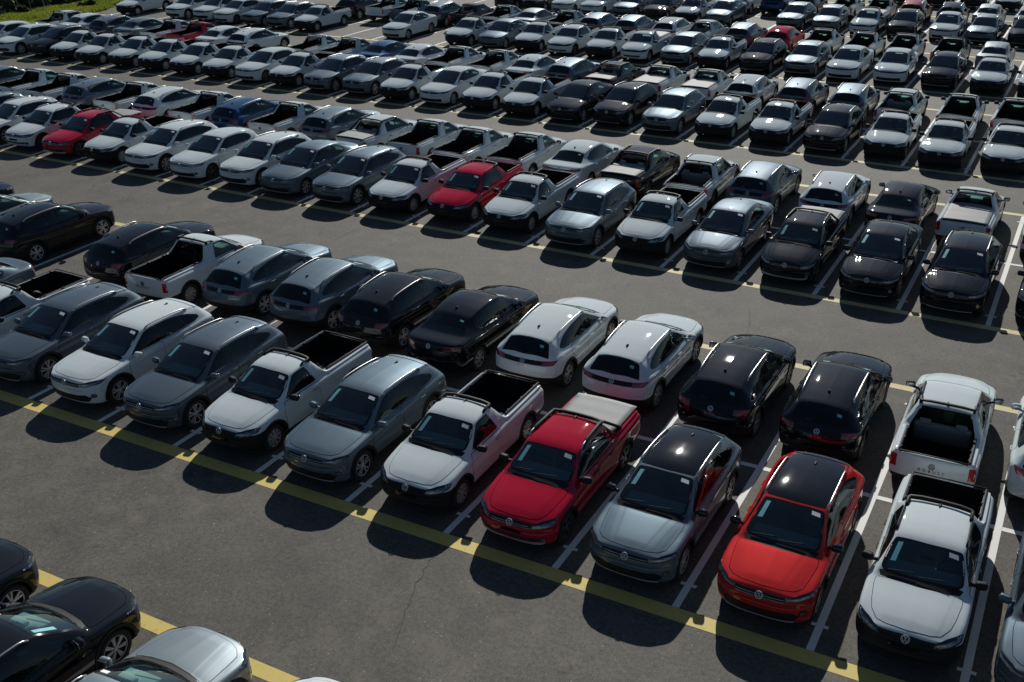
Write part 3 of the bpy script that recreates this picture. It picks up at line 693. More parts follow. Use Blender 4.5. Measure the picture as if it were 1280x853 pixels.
        for s in (-1, 1): g.box((xe - .01, s * (yb - .01), zz + .02), (.07, .05, .09))
        meshobj('roof_bar', g, [M['plastic']], root, B.xf)
        # rails capping the load bed and their lashing hooks
        b0, b1 = S['bed0'] + .33, L - .10
        for s in (1, -1):
            g = Geo(); g.tube([(b0, s * .675, 1.042), (b0 + .05, s * .675, 1.052), (b1 - .05, s * .672, 1.052), (b1, s * .672, 1.042)], .026, 6, 0, .55); ro = meshobj('bed_rail', g, [M[opt.get('bedrail', 'plastic')]], root, B.xf)
            for t in (.12, .5, .88):
                g = Geo(); g.rbox((b0 + (b1 - b0) * t, s * .65, 1.045), (.05, .05, .04), .012); meshobj('hook', g, [M['plastic']], ro, B.xf)
        g = Geo(); g.tube([(L - .075, -.66, 1.048), (L - .07, 0, 1.052), (L - .075, .66, 1.048)], .024, 6, 0, .5); meshobj('tailgate_cap', g, [M['plastic']], root, B.xf)
        g = Geo()
        for q in range(7): g.box(((S['bed0'] + L - .1) / 2, -.48 + .16 * q, .537), (L - .14 - S['bed0'], .07, .018))
        meshobj('bed_liner', g, [M['bed']], root, B.xf)
        if opt.get('cover'):
            g = Geo(); x0 = S['bed0'] + .06; nx, ny = 14, 10; x1 = L - .06
            vs = []
            for i in range(nx + 1):
                for j in range(ny + 1):
                    x = x0 + (x1 - x0) * i / nx; u = j / ny * 2 - 1; hw = .70 if i > 4 else .60 + .025 * i; z = 1.062 + .028 * (1 - u * u) - .010 * abs(math.sin(math.pi * 3 * i / nx)) * (1 - u ** 4); vs.append((x, u * hw, z))
            vs2 = [(v[0], v[1], v[2] - .02) for v in vs]; K = ny + 1
            fs = [(i * K + j, i * K + j + 1, (i + 1) * K + j + 1, (i + 1) * K + j) for i in range(nx) for j in range(ny)]; T = len(vs)
            fs2 = [tuple(T + k for k in reversed(f)) for f in fs]; rim = [i * K for i in range(nx + 1)] + [nx * K + j for j in range(1, ny + 1)] + [i * K + ny for i in range(nx - 1, -1, -1)] + [j for j in range(ny - 1, 0, -1)]
            fr = [(rim[i], rim[(i + 1) % len(rim)], T + rim[(i + 1) % len(rim)], T + rim[i]) for i in range(len(rim))]
            g.add(vs + vs2, fs + fs2 + fr); meshobj('bed_cover', g, [M['cover']], root, B.xf)
        if opt.get('sailbar'):
            for s in (1, -1):
                g = Geo(); g.tube([(xe - .95, s * (B.wr(xe - .9) - .0), B.at(('t', xe - .95, B.wr(xe - .9))).z + .0), (xe - .7, s * (yb + .02), zz + .055), (xe - .1, s * yb, zz + .055), (xe + .08, s * (yb + .01), zz + .02), (xe + .52, s * .69, 1.10), (xe + .64, s * .70, 1.04)], .042, 8, 0, .8); meshobj('sail_bar', g, [M['plastic']], root, B.xf)
    # --- cabin
    zs = .30; g = Geo(); y = .38
    for s in (1, -1):
        g = Geo(); xs = xw0 + .95; rot = Matrix.Rotation(.32, 3, 'Y')
        g.rbox((xs - .12, s * y, .58), (.50, .48, .16), .06, 0); g.rbox((xs + .16, s * y, .87), (.14, .47, .56), .06, 0, rot); g.rbox((xs + .26, s * y, 1.20), (.09, .25, .17), .04, 0, rot)
        meshobj('seat', g, [M['seat']], root, B.xf)
    if kind != 'pickup':
        g = Geo(); xs = xw0 + 1.78; g.rbox((xs - .12, 0, .58), (.48, 1.16, .16), .06); g.rbox((xs + .17, 0, .85), (.14, 1.16, .50), .06, 0, Matrix.Rotation(.32, 3, 'Y'))
        for yy in (-.36, .36): g.rbox((xs + .27, yy, 1.12), (.08, .24, .14), .04)
        meshobj('rear_seat', g, [M['seat']], root, B.xf)
    g = Geo(); g.rbox((xw0 + .34, 0, .88), (.46, 1.22, .18), .07, 0); g.box((xw0 + .14, 0, .93), (.34, 1.22, .05)); g.rbox((xw0 + .40, -.38, .985), (.14, .34, .07), .03)
    g.rbox((xw0 + .55, 0, .62), (.5, .22, .30), .05); g.box(((xw0 + L * .62) / 2, 0, .34), (L * .62 - xw0, 1.40, .04))
    meshobj('dashboard', g, [M['dash']], root, B.xf)
    g = Geo(); cc = Vector((xw0 + .60, -.38, .93)); e1 = Vector((0, 1, 0)); e2 = Vector((math.sin(.45), 0, math.cos(.45)))
    g.tube([cc + e1 * .185 * math.cos(a * math.pi / 9) + e2 * .185 * math.sin(a * math.pi / 9) for a in range(19)], .016, 6); g.tube([cc - e1 * .18, cc + e1 * .18], .02, 5); g.tube([cc, cc - e2 * .17], .02, 5)
    meshobj('steering_wheel', g, [M['plastic']], root, B.xf)
    if kind == 'sedan':
        g = Geo(); g.box((3.72, 0, 1.0), (.52, 1.20, .03)); meshobj('parcel_shelf', g, [M['dash']], root, B.xf)
    for x in B.wx:
        for s in (1, -1): wheel(B, root, x, s, opt['wheel'])
    body = finish_body(B, root, opt)
    if opt.get('blackroof'):
        xr = xw1 + .06
        B.pan('roof_panel', ymir([('t', xr - .02, 0), ('t', xr, .3), ('t', xr + .03, .535), ('t', 2.4, .555), ('t', 3.2, .535), ('t', 3.60, .51), ('t', 3.63, .3), ('t', 3.635, 0)]), 't', 'gloss', root, .003, .06, .004, .03)
    return root

# ------------------------------------------------------------------ the kinds
W_SUV = [([(1.38, .992), (1.97, 1.33), (2.12, 1.362), (2.3015, 1.372), (2.3015, 1.005)], 'front_side_window'), ([(2.3055, 1.006), (2.3055, 1.373), (2.7, 1.365), (3.06, 1.324), (3.117, 1.035)], 'rear_side_window'),
         ([(3.121, 1.04), (3.064, 1.323), (3.32, 1.268), (3.60, 1.165), (3.63, 1.11), (3.45, 1.066)], 'quarter_window')]
D_SUV = [([(1.25, .38), (1.21, .60), (1.21, .86), (1.28, .95), (2.295, .985), (2.30, .38)], 2.14, .865), ([(2.312, .38), (2.308, .985), (3.18, 1.015), (3.25, .93), (3.18, .80), (3.04, .68), (2.96, .54), (2.93, .38)], 3.02, .90)]
H_SUV = [('f', .43, .715), ('f', .62, .715), ('s', .34, .75), ('s', .54, .815), ('s', .40, .825), ('f', .62, .81), ('f', .43, .785)]
def fm(*p): return ymir([('f', a, b) for a, b in p])
def rm(*p): return ymir([('r', a, b) for a, b in p])
O_SUV = dict(name='compact_suv', windows=W_SUV, doors=D_SUV, headlight=H_SUV, lensin=.024, taillight=[('r', .50, .845), ('s', 4.07, .86), ('s', 3.93, .975), ('r', .50, .955)], tailmat='darkred', fog=(.715, .47), flare=True, handle='paint', mirror='paint',
  wheel='alloy', rails=(2.02, 3.42, 'rail'), fz=.60, rz=.56, uz=.37, front_bumper='paint', emblem_z=.742, emblem_rz=.905, text=('NIVUS', .80, .055, 1.7, 'chrome'),
  slats=[(.712, .43, 'chrome'), (.752, .43, 'chrome')],
  panels=[('grille', fm((0, .692), (.45, .700), (.44, .788), (0, .800)), 'f', 'plastic', .004), ('lower_grille', fm((0, .305), (.60, .32), (.68, .42), (.56, .50), (0, .475)), 'f', 'plastic', .004), ('bumper_lip', fm((0, .262), (.60, .278), (.60, .302), (0, .286)), 'f', 'satin', .012),
          ('light_bar', rm((0, .845), (.60, .855), (.60, .955), (0, .945)), 'r', 'lightbar', .005), ('tailgate', rm((0, .56), (.52, .57), (.60, .66), (.61, .835), (0, .825)), 'r', 'paint', .004), ('bumper_trim', [('r', .36, .37), ('r', .66, .40), ('r', .66, .416), ('r', .36, .388)], 'r', 'chrome', .008), ('bumper_trim', [('r', -.36, .37), ('r', -.66, .40), ('r', -.66, .416), ('r', -.36, .388)], 'r', 'chrome', .008)])
O_SED = dict(O_SUV, name='sedan', flare=False, rails=None, text=None, wheel='hubcap5', fz=.55, rz=.34, uz=.25, underbody='plastic', emblem_z=.70, emblem_rz=.94, slats=[(.685, .41, 'chrome')], fog=(.66, .42),
  windows=[([(1.38, .965), (2.02, 1.322), (2.16, 1.352), (2.3115, 1.362), (2.3115, .98)], 'front_side_window'), ([(2.3155, .981), (2.3155, 1.363), (2.75, 1.355), (3.10, 1.305), (3.45, 1.16), (3.46, 1.11), (3.2, 1.022)], 'rear_side_window')],
  doors=[([(1.27, .26), (1.23, .55), (1.23, .84), (1.30, .925), (2.305, .96), (2.31, .26)], 2.15, .835), ([(2.322, .26), (2.318, .96), (3.25, 1.0), (3.33, .92), (3.27, .78), (3.13, .64), (3.08, .48), (3.05, .26)], 3.10, .87)],
  headlight=[('f', .43, .668), ('f', .62, .670), ('s', .36, .71), ('s', .54, .775), ('s', .40, .782), ('f', .62, .765), ('f', .43, .738)],
  taillight=[('r', .40, .885), ('s', 4.33, .885), ('s', 4.22, .975), ('r', .44, .975)],
  panels=[('grille', fm((0, .652), (.44, .660), (.43, .738), (0, .748)), 'f', 'gloss', .004), ('lower_grille', fm((0, .28), (.62, .30), (.58, .45), (.40, .43), (0, .42)), 'f', 'plastic', .004), ('bumper_lip', fm((0, .235), (.60, .25), (.60, .272), (0, .257)), 'f', 'satin', .010),
          ('trunk_lid', rm((0, .62), (.42, .63), (.46, .80), (.62, .87), (.62, .99), (0, .995)), 'r', 'paint', .004), ('light_bar', rm((0, .885), (.42, .893), (.42, .955), (0, .95)), 'r', 'lightbar', .006)])
O_HAT = dict(O_SED, name='hatchback', wheel='darkalloy', emblem_z=.71, emblem_rz=.90, slats=[(.695, .41, 'chrome')],
  windows=[([(1.38, .975), (1.97, 1.31), (2.12, 1.342), (2.3015, 1.352), (2.3015, .99)], 'front_side_window'), ([(2.3055, .991), (2.3055, 1.353), (2.7, 1.345), (3.12, 1.29), (3.32, 1.19), (3.30, 1.08), (3.1, 1.022)], 'rear_side_window')],
  doors=[([(1.25, .26), (1.21, .55), (1.21, .85), (1.28, .935), (2.295, .97), (2.30, .26)], 2.14, .85), ([(2.312, .26), (2.308, .97), (3.15, 1.0), (3.22, .92), (3.17, .78), (3.03, .64), (2.98, .48), (2.95, .26)], 3.0, .88)],
  taillight=[('r', .50, .83), ('s', 3.87, .83), ('s', 3.76, .965), ('r', .54, .965)], tailmat='red',
  panels=[('grille', fm((0, .662), (.44, .670), (.43, .748), (0, .758)), 'f', 'gloss', .004), ('lower_grille', fm((0, .28), (.62, .30), (.58, .45), (.40, .43), (0, .42)), 'f', 'plastic', .004), ('bumper_lip', fm((0, .235), (.60, .25), (.60, .272), (0, .257)), 'f', 'satin', .010),
          ('tailgate', rm((0, .56), (.50, .57), (.56, .66), (.50, .80), (.52, .98), (0, .985)), 'r', 'paint', .004)])
P_TAIL = [('r', .685, .655), ('s', 4.34, .655), ('s', 4.33, .93), ('r', .685, .94)]
P_HEAD = [('f', .42, .655), ('f', .52, .632), ('f', .68, .645), ('s', .34, .69), ('s', .47, .762), ('s', .40, .772), ('f', .62, .758), ('f', .45, .735)]
P_PAN = [('grille', fm((0, .640), (.44, .648), (.46, .730), (0, .748)), 'f', 'plastic', .004), ('lower_grille', fm((0, .36), (.45, .37), (.52, .46), (0, .45)), 'f', 'liner', .004), ('number_plate_mount', fm((0, .49), (.24, .49), (.24, .57), (0, .57)), 'f', 'gloss', .008),
         ('tailgate', rm((0, .53), (.64, .54), (.64, .985), (0, .99)), 'r', 'paint', .004)]
O_SC = dict(name='pickup', windows=[([(1.36, .985), (1.80, 1.335), (1.92, 1.362), (2.20, 1.368), (2.36, 1.00), (2.3, .985)], 'side_window')],
  doors=[([(1.24, .30), (1.20, .58), (1.20, .86), (1.27, .945), (2.385, .955), (2.37, .30)], 2.24, .845)], headlight=P_HEAD, lensin=.028, taillight=P_TAIL, tailmat='red', flare=True, handle='plastic', mirror='plastic', wheel='hubcap',
  fz=.655, rz=.50, uz=.28, underbody='plastic', emblem_z=.692, emblem_rz=.84, rearbadge='grey', text=('ROBUST', .735, .085, 1.9, 'grey'), slats=[(.655, .40, 'plastic'), (.69, .38, 'plastic')], panels=P_PAN)
O_SCC = dict(O_SC, cover=True, front_bumper='paint', fz=.58, slats=[(.655, .40, 'chrome')], bedrail='plastic', fog=(.64, .42), wheel='hubcap')
O_CDR = dict(O_SC, name='crew_pickup', wheel='hubcap',
  windows=[([(1.36, .985), (1.80, 1.335), (1.92, 1.362), (2.2005, 1.372), (2.2005, .99)], 'front_side_window'), ([(2.2045, .99), (2.2045, 1.372), (2.68, 1.362), (2.80, 1.32), (2.88, 1.05), (2.84, 1.005)], 'rear_side_window')],
  doors=[([(1.24, .30), (1.20, .58), (1.20, .86), (1.27, .945), (2.195, .96), (2.20, .30)], 2.05, .845), ([(2.212, .30), (2.208, .96), (2.92, .97), (2.95, .75), (2.90, .30)], 2.78, .86)], rails=(1.92, 2.62, 'plastic'))
O_CDX = dict(O_CDR, wheel='darkalloy', cover=True, sailbar=True, front_bumper='paint', fz=.58, rails=(1.92, 2.55, 'rail'), fog=(.64, .40), slats=[(.66, .42, 'chrome'), (.695, .40, 'chrome')], text=None,
  panels=P_PAN[:1] + [('lower_grille', fm((0, .36), (.56, .37), (.60, .45), (0, .44)), 'f', 'liner', .004), ('bumper_lip', fm((0, .27), (.62, .29), (.68, .35), (0, .325)), 'f', 'satin', .014)] + P_PAN[2:])
O_CDP = dict(O_CDX, cover=False, sailbar=False, rails=(1.92, 2.55, 'rail'))

KINDS = {'N': (SUV, O_SUV), 'NB': (SUV, dict(O_SUV, blackroof=True, roofmat='gloss', mirror='gloss')), 'NS': (SUV, dict(O_SUV, wheel='hubcap5')), 'V': (SEDAN, O_SED), 'H': (HATCH, O_HAT), 'S': (PICK, O_SC), 'SC': (PICK, O_SCC), 'D': (CREW, O_CDR), 'DX': (CREW, O_CDX), 'DP': (CREW, O_CDP)}
KLEN = {k: v[0]['L'] for k, v in KINDS.items()}
KNAME = {'N': ('SUV', 'SUV with roof rails'), 'NS': ('SUV', 'SUV with roof rails'), 'NB': ('SUV', 'SUV with black roof'), 'V': ('car', 'sedan'), 'H': ('car', 'hatchback'), 'S': ('pickup truck', 'single-cab pickup'), 'SC': ('pickup truck', 'single-cab pickup with covered bed'),
         'D': ('pickup truck', 'double-cab pickup with open bed'), 'DX': ('pickup truck', 'double-cab pickup with covered bed'), 'DP': ('pickup truck', 'double-cab pickup with silver rails')}
KGROUP = {'N': 'compact SUVs parked on the lot', 'NS': 'compact SUVs parked on the lot', 'NB': 'compact SUVs parked on the lot', 'V': 'sedans parked on the lot', 'H': 'hatchbacks parked on the lot', 'S': 'single-cab pickups parked on the lot', 'SC': 'single-cab pickups parked on the lot',
          'D': 'double-cab pickups parked on the lot', 'DX': 'double-cab pickups parked on the lot', 'DP': 'double-cab pickups parked on the lot'}
COLR = {'W': ('white', (.60, .665, .675, 0)), 'G': ('grey', (.105, .148, .182, .42)), 'D': ('dark grey', (.076, .104, .132, .42)), 'K': ('black', (.0055, .0070, .0110, .08)), 'S': ('silver', (.19, .225, .245, .45)),
        'R': ('red', (.40, .004, .024, 0)), 'O': ('orange-red', (.46, .019, .017, .1)), 'M': ('dark red', (.15, .006, .012, .2)), 'B': ('blue', (.008, .052, .14, .2))}
P = 2.39
YF = [0, 14.362, 28.304, 41.9, 55.3, 68.8]
XO = [0, 1.056, .922, .88, 1.40, 1.40]
DEP, YB0, YC = 9.708, -4.58, 4.922
def row(s): return s.split()
# bay index of the first entry, then one code per bay (colour.kind, '-' = empty)
LOT = {
 'B0': (3, -2.67, row('K.N K.N S.N W.V')),
 'F1': (-3, 0, row('D.V W.S D.N W.N D.N W.S G.N W.S R.DX G.NB O.NB W.D D.N')),
 'B1': (-6, 0, row('K.N S.N K.N - K.N W.S G.N G.N K.N K.V W.N W.N K.N K.N W.D W.H')),
 'F2': (-11, 1, row('D.N W.N W.DP R.DX W.S W.N W.H W.N G.V G.N W.S R.D W.S G.N W.S D.V K.DX K.V K.N K.N')),
 'B2': (-13, 1, row('G.N W.S W.S G.N W.S W.N W.S B.N W.S G.N W.DX W.S W.S W.S W.V K.DX W.DP D.N W.N K.V W.SC W.S')),
 'F3': (-18, 2, row('W.H W.N K.N W.S W.S W.S W.S W.S W.S W.H W.S G.N G.N W.S W.V W.S W.S K.V K.N G.N W.S W.S K.N W.S W.S W.S')),
 'B3': (-18, 2, row('W.D W.V D.N G.V W.S R.S W.V W.N - W.S W.S B.V W.V W.S W.S W.V G.N K.DX W.SC W.SC W.N D.N G.N W.D W.S W.S')),
 'F4': (-19, 3, row('W.S - W.N W.N W.H G.N G.N W.S - - W.V - W.S G.V W.S W.DP W.S W.SC G.N W.S K.N G.N W.V W.V K.N W.S W.S')),
 'B4': (-12, 3, row('K.N W.S D.S G.N K.D W.S S.V W.S G.N G.N W.N W.D D.N R.H W.S W.S W.S D.S S.V')),
 'F5': (-9, 4, row('K.N K.N W.H W.H G.N K.N W.S G.V - G.N G.N W.SC K.N W.V G.N K.N')),
 'B5': (-2, 4, row('W.S B.N K.N W.S W.S M.N K.N S.V W.V')),
 'F6': (2, 5, row('M.N K.N K.N W.S')),
}
ROWTXT = {'B0': 'bottom-left corner group', 'F1': 'nearest nose-on row', 'B1': 'nearest tail-on row', 'F2': 'second nose-on row', 'B2': 'second tail-on row', 'F3': 'third nose-on row', 'B3': 'third tail-on row', 'F4': 'fourth nose-on row', 'B4': 'fourth tail-on row', 'F5': 'fifth nose-on row', 'B5': 'fifth tail-on row', 'F6': 'farthest row'}
ORD = 'first second third fourth fifth sixth seventh eighth ninth tenth eleventh twelfth thirteenth fourteenth fifteenth'.split()
# hand-measured nudges: (row, bay) -> (sideways, along, degrees)
NUDGE = {('F1', 0): (0.18, -0.02, 0), ('F1', 1): (0.22, -0.05, 0), ('F1', 2): (0.18, 0.01, 0), ('F1', 3): (0.21, -0.09, 0), ('F1', 4): (0.2, 0.02, 0), ('F1', 5): (0.21, -0.05, 0), ('F1', 6): (0.19, -0.07, 0), ('F1', 7): (0.25, -0.01, 0), ('F1', 8): (0.21, 0.05, 0), ('F2', -3): (0.12, -0.11, 0), ('F2', -2): (0.18, -0.15, 0), ('F2', -1): (0.16, 0.0, 0), ('F2', 0): (0.17, 0.16, 0), ('F2', 1): (0.08, 0.1, 0), ('F2', 2): (0.23, -0.21, 0), ('F2', 3): (0.2, 0.1, 0), ('F2', 4): (0.19, 0.01, 0), ('F2', 5): (0.21, 0.04, 0), ('F2', 6): (0.21, -0.06, 0), ('F2', 7): (0.14, -0.19, 0), ('F2', -7): (0.19, -0.11, 0), ('F2', -6): (0.33, -0.23, 0), ('F2', -5): (0.33, -0.2, 0), ('F2', -4): (0.38, -0.04, 0), ('B1', -4): (0.21, 0.08, 0), ('B1', -2): (-0.02, 0.14, 0), ('B1', 0): (-0.13, 0.2, 0), ('B1', 1): (-0.12, 0.24, 0), ('B1', 2): (-0.17, 0.2, 0), ('B1', 3): (-0.14, 0.13, 0), ('B1', 4): (-0.16, 0.23, 0), ('B1', 5): (-0.18, 0.22, 0), ('B1', 7): (-0.21, 0.11, 0), ('B1', 8): (-0.25, 0.15, 0), ('B0', 3): (0, 0.26, 0), ('B0', 4): (0.13, 0.26, 0), ('B0', 5): (0.28, 0.15, 0), ('B0', 6): (0.4, 0.2, 0), ('B1', 9): (-.42, .1, 0)}
FINE = {'F1', 'B1', 'F2', 'B2', 'B0'}
SKIP_FAR = {'paper_label', 'cyan_label', 'inspection_label', 'wiper', 'rear_wiper', 'fog_light', 'hook', 'rear_view_mirror', 'steering_wheel', 'panel_gap', 'mirror_glass', 'lettering', 'grille_bar', 'bumper_trim', 'number_plate_mount'}
SKIP_VFAR = SKIP_FAR | {'emblem', 'handle', 'antenna', 'reflector', 'cowl'}

def base_name(o):
    n = o.name
    return n[:-4] if len(n) > 4 and n[-4] == '.' and n[-3:].isdigit() else n
def place_all():
    protos = {}; used = set()
    rng = random.Random(3)
    info = []
    for rw, (k0, xi, codes) in LOT.items():
        i = int(rw[1]) - 1; front = rw[0] == 'F'
        xoff = xi if rw == 'B0' else XO[xi]
        for j, c in enumerate(codes):
            if c == '-': continue
            col, kd = c.split('.'); k = k0 + j
            dx, dy, an = rng.gauss(0, .07), rng.gauss(0, .11), rng.gauss(0, .9)
            n = NUDGE.get((rw, k))
            if n: dx, dy, an = n[0], n[1], an * .5
            else: dx += .20 if front else (-.10 if i == 0 else -.15)
            x = xoff + P * (k + .5) + dx; hl = KLEN[kd] / 2
            if front: y = YF[i] + .10 + hl + dy; rz = 0
            else: y = (YB0 if rw == 'B0' else YF[i] + DEP) - .22 - hl + dy; rz = math.pi
            info.append(dict(row=rw, k=k, col=col, kd=kd, x=x, y=y, rz=rz + math.radians(an), codes=codes, j=j))
    # labels
    for a in info:
        cs = [c for c in a['codes']]; me = cs[a['j']]; cname = COLR[a['col']][0]; kn = KNAME[a['kd']][1]
        same = [i for i, c in enumerate(cs) if c == me]; R = ROWTXT[a['row']]
        if len(same) == 1: lab = f'only {cname} {kn} in the {R}'
        else:
            nb = lambda i: tuple((cs[q].split('.') if 0 <= q < len(cs) and cs[q] != '-' else None) for q in (i - 1, i + 1))
            sn = lambda i: tuple((COLR[t[0]][0], KNAME[t[1]][1].split(' with')[0]) if t else None for t in nb(i))
            mine = sn(a['j'])
            short = kn.replace('single-cab pickup with covered bed', 'single-cab pickup with bed cover')
            if all(sn(i) != mine for i in same if i != a['j']) and mine[0] and mine[1] and mine[0] != mine[1]:
                kshort = lambda t: f"{t[0]} {t[1].split()[-1].replace('single-cab ', '')}"
                lab = f"{cname} {kn} between {kshort(mine[0])} and {kshort(mine[1])}, {R}"
                others = [f"{kshort(sn(i)[0])}{kshort(sn(i)[1])}" for i in same if i != a['j'] and sn(i)[0] and sn(i)[1]]
                if f"{kshort(mine[0])}{kshort(mine[1])}" in others: lab = None
            else: lab = None
            if not lab:
                r = len(same) - 1 - same.index(a['j'])
                lab = f"{ORD[r]} {cname} {kn} from the right, {R}" if r else f"rightmost {cname} {kn} of the {R}"
        a['label'] = lab
    seen = {}
    for a in info: seen.setdefault(a['label'], []).append(a)
    for l, v in seen.items():
        if len(v) > 1: print('DUPLICATE LABEL', l, len(v))
        if len(l.split()) > 16: print('LONG LABEL', l)
    # one finished original of every kind; copies share its meshes
    for q, a in enumerate(info):
        if a['kd'] == 'N' and ((a['row'], a['k']) in (('B1', 5), ('B1', 6), ('B1', 7)) or (a['row'] not in ('F1', 'B1') and q % 4 == 1)): a['kd'] = 'NS'
    for kd in sorted({a['kd'] for a in info}):
        S, O = KINDS[kd]; protos[kd] = make_car(S, O)
    for a in info:
        pr = protos[a['kd']]
        skip = set() if a['row'] in FINE else (SKIP_FAR if a['row'] in ('F3', 'B3') else SKIP_VFAR)
        first = a['kd'] not in used; used.add(a['kd'])
        if first and not skip: r = pr; kids = [c for c in pr.children] + [g for c in pr.children for g in c.children]
        else:
            r = pr.copy(); COL.objects.link(r); kids = []
            for ch in pr.children:
                if base_name(ch) in skip: continue
                c = ch.copy(); COL.objects.link(c); c.parent = r; kids.append(c)
                for gch in ch.children:
                    if base_name(gch) in skip: continue
                    g = gch.copy(); COL.objects.link(g); g.parent = c; kids.append(g)
        r.location = (a['x'], a['y'], 0); r.rotation_euler = (0, 0, a['rz'])
        r['label'] = a['label']; r['category'] = KNAME[a['kd']][0]; r['group'] = KGROUP[a['kd']]
        for c in kids: c.color = COLR[a['col']][1]
    return info

#@@PLACE
# ------------------------------------------------------------------ ground and markings
def asphalt_mat():
    m, nt, b = newmat('asphalt'); L = nt.links
    tc = N(nt, 'ShaderNodeTexCoord')
    def noise(s, d=5, r=.6):
        n = N(nt, 'ShaderNodeTexNoise'); n.inputs['Scale'].default_value = s; n.inputs['Detail'].default_value = d; n.inputs['Roughness'].default_value = r; L.new(tc.outputs['Object'], n.inputs['Vector']); return n
    def rng(src, a, c, lo, hi):
        r = N(nt, 'ShaderNodeMapRange'); r.inputs[1].default_value = a; r.inputs[2].default_value = c; r.inputs[3].default_value = lo; r.inputs[4].default_value = hi; L.new(src, r.inputs[0]); return r.outputs[0]
    def mul(a, c):
        n = N(nt, 'ShaderNodeMath', operation='MULTIPLY'); L.new(a, n.inputs[0]); L.new(c, n.inputs[1]); return n.outputs[0]
    big = noise(.09, 4); mid = noise(.8, 6, .7); fine = noise(12, 5, .75); grit = noise(48, 3, .7)
    f = mul(mul(rng(big.outputs[0], .3, .7, .82, 1.18), rng(mid.outputs[0], .3, .7, .76, 1.24)), mul(rng(fine.outputs[0], .30, .70, .56, 1.44), rng(grit.outputs[0], .25, .75, .48, 1.52)))
    # pale stones that show at the surface
    vo = N(nt, 'ShaderNodeTexVoronoi'); vo.inputs['Scale'].default_value = 9; L.new(tc.outputs['Object'], vo.inputs['Vector'])
    st = rng(vo.outputs['Distance'], .0, .14, 1.0, 0.0)
    hs = N(nt, 'ShaderNodeSeparateColor'); L.new(vo.outputs['Color'], hs.inputs[0]); pick = rng(hs.outputs[0], .80, .82, 0, 1)
    stone = mul(st, pick)
    # worn pale patches
    pn = noise(1.6, 7, .72); pm = noise(.22, 2); patch = mul(rng(pn.outputs[0], .53, .66, 0, 1), rng(pm.outputs[0], .42, .60, 0, .9))
    base = N(nt, 'ShaderNodeMix', data_type='RGBA', blend_type='MULTIPLY'); base.inputs[0].default_value = 1; base.inputs[6].default_value = (.092, .085, .072, 1)
    cc = N(nt, 'ShaderNodeCombineColor'); [L.new(f, cc.inputs[i]) for i in range(3)]; L.new(cc.outputs[0], base.inputs[7])
    m1 = N(nt, 'ShaderNodeMix', data_type='RGBA'); L.new(patch, m1.inputs[0]); L.new(base.outputs[2], m1.inputs[6]); m1.inputs[7].default_value = (.135, .12, .10, 1)
    m2 = N(nt, 'ShaderNodeMix', data_type='RGBA'); L.new(stone, m2.inputs[0]); L.new(m1.outputs[2], m2.inputs[6]); m2.inputs[7].default_value = (.5, .48, .44, 1)
    # faint oil drips
    on = noise(.55, 2); od = noise(5, 3); oil = mul(rng(on.outputs[0], .60, .70, 0, .55), rng(od.outputs[0], .5, .62, 0, 1))
    m3 = N(nt, 'ShaderNodeMix', data_type='RGBA'); L.new(oil, m3.inputs[0]); L.new(m2.outputs[2], m3.inputs[6]); m3.inputs[7].default_value = (.022, .021, .020, 1)
    L.new(m3.outputs[2], b.inputs['Base Color']); b.inputs['Roughness'].default_value = .78; b.inputs['Specular IOR Level'].default_value = .35
    bp = N(nt, 'ShaderNodeBump'); bp.inputs['Strength'].default_value = .55; bp.inputs['Distance'].default_value = .012; L.new(grit.outputs[0], bp.inputs['Height']); L.new(bp.outputs[0], b.inputs['Normal'])
    return m
def line_mat(name, col, wear):
    m, nt, b = newmat(name); L = nt.links; tc = N(nt, 'ShaderNodeTexCoord')
    a = N(nt, 'ShaderNodeTexNoise'); a.inputs['Scale'].default_value = 7; a.inputs['Detail'].default_value = 8; a.inputs['Roughness'].default_value = .75; L.new(tc.outputs['Object'], a.inputs['Vector'])
    c = N(nt, 'ShaderNodeTexNoise'); c.inputs['Scale'].default_value = 70; c.inputs['Detail'].default_value = 2; L.new(tc.outputs['Object'], c.inputs['Vector'])
    ad = N(nt, 'ShaderNodeMath', operation='MULTIPLY_ADD'); L.new(c.outputs[0], ad.inputs[0]); ad.inputs[1].default_value = .45; L.new(a.outputs[0], ad.inputs[2])
    r = N(nt, 'ShaderNodeMapRange'); r.inputs[1].default_value = wear; r.inputs[2].default_value = wear + .16; L.new(ad.outputs[0], r.inputs[0])
    mx = N(nt, 'ShaderNodeMix', data_type='RGBA'); L.new(r.outputs[0], mx.inputs[0]); mx.inputs[6].default_value = (*col, 1); mx.inputs[7].default_value = (.11, .10, .088, 1)
    L.new(mx.outputs[2], b.inputs['Base Color']); b.inputs['Roughness'].default_value = .7
    return m
M['asphalt'] = asphalt_mat(); M['white_line'] = line_mat('white_road_paint', (.74, .74, .71), .86); M['yellow_line'] = line_mat('yellow_road_paint', (.60, .46, .12), .82); M['faded_yellow'] = line_mat('faded_yellow_road_paint', (.56, .47, .22), .80)
M['crack'] = simple('crack_filler', (.034, .031, .028), .85)

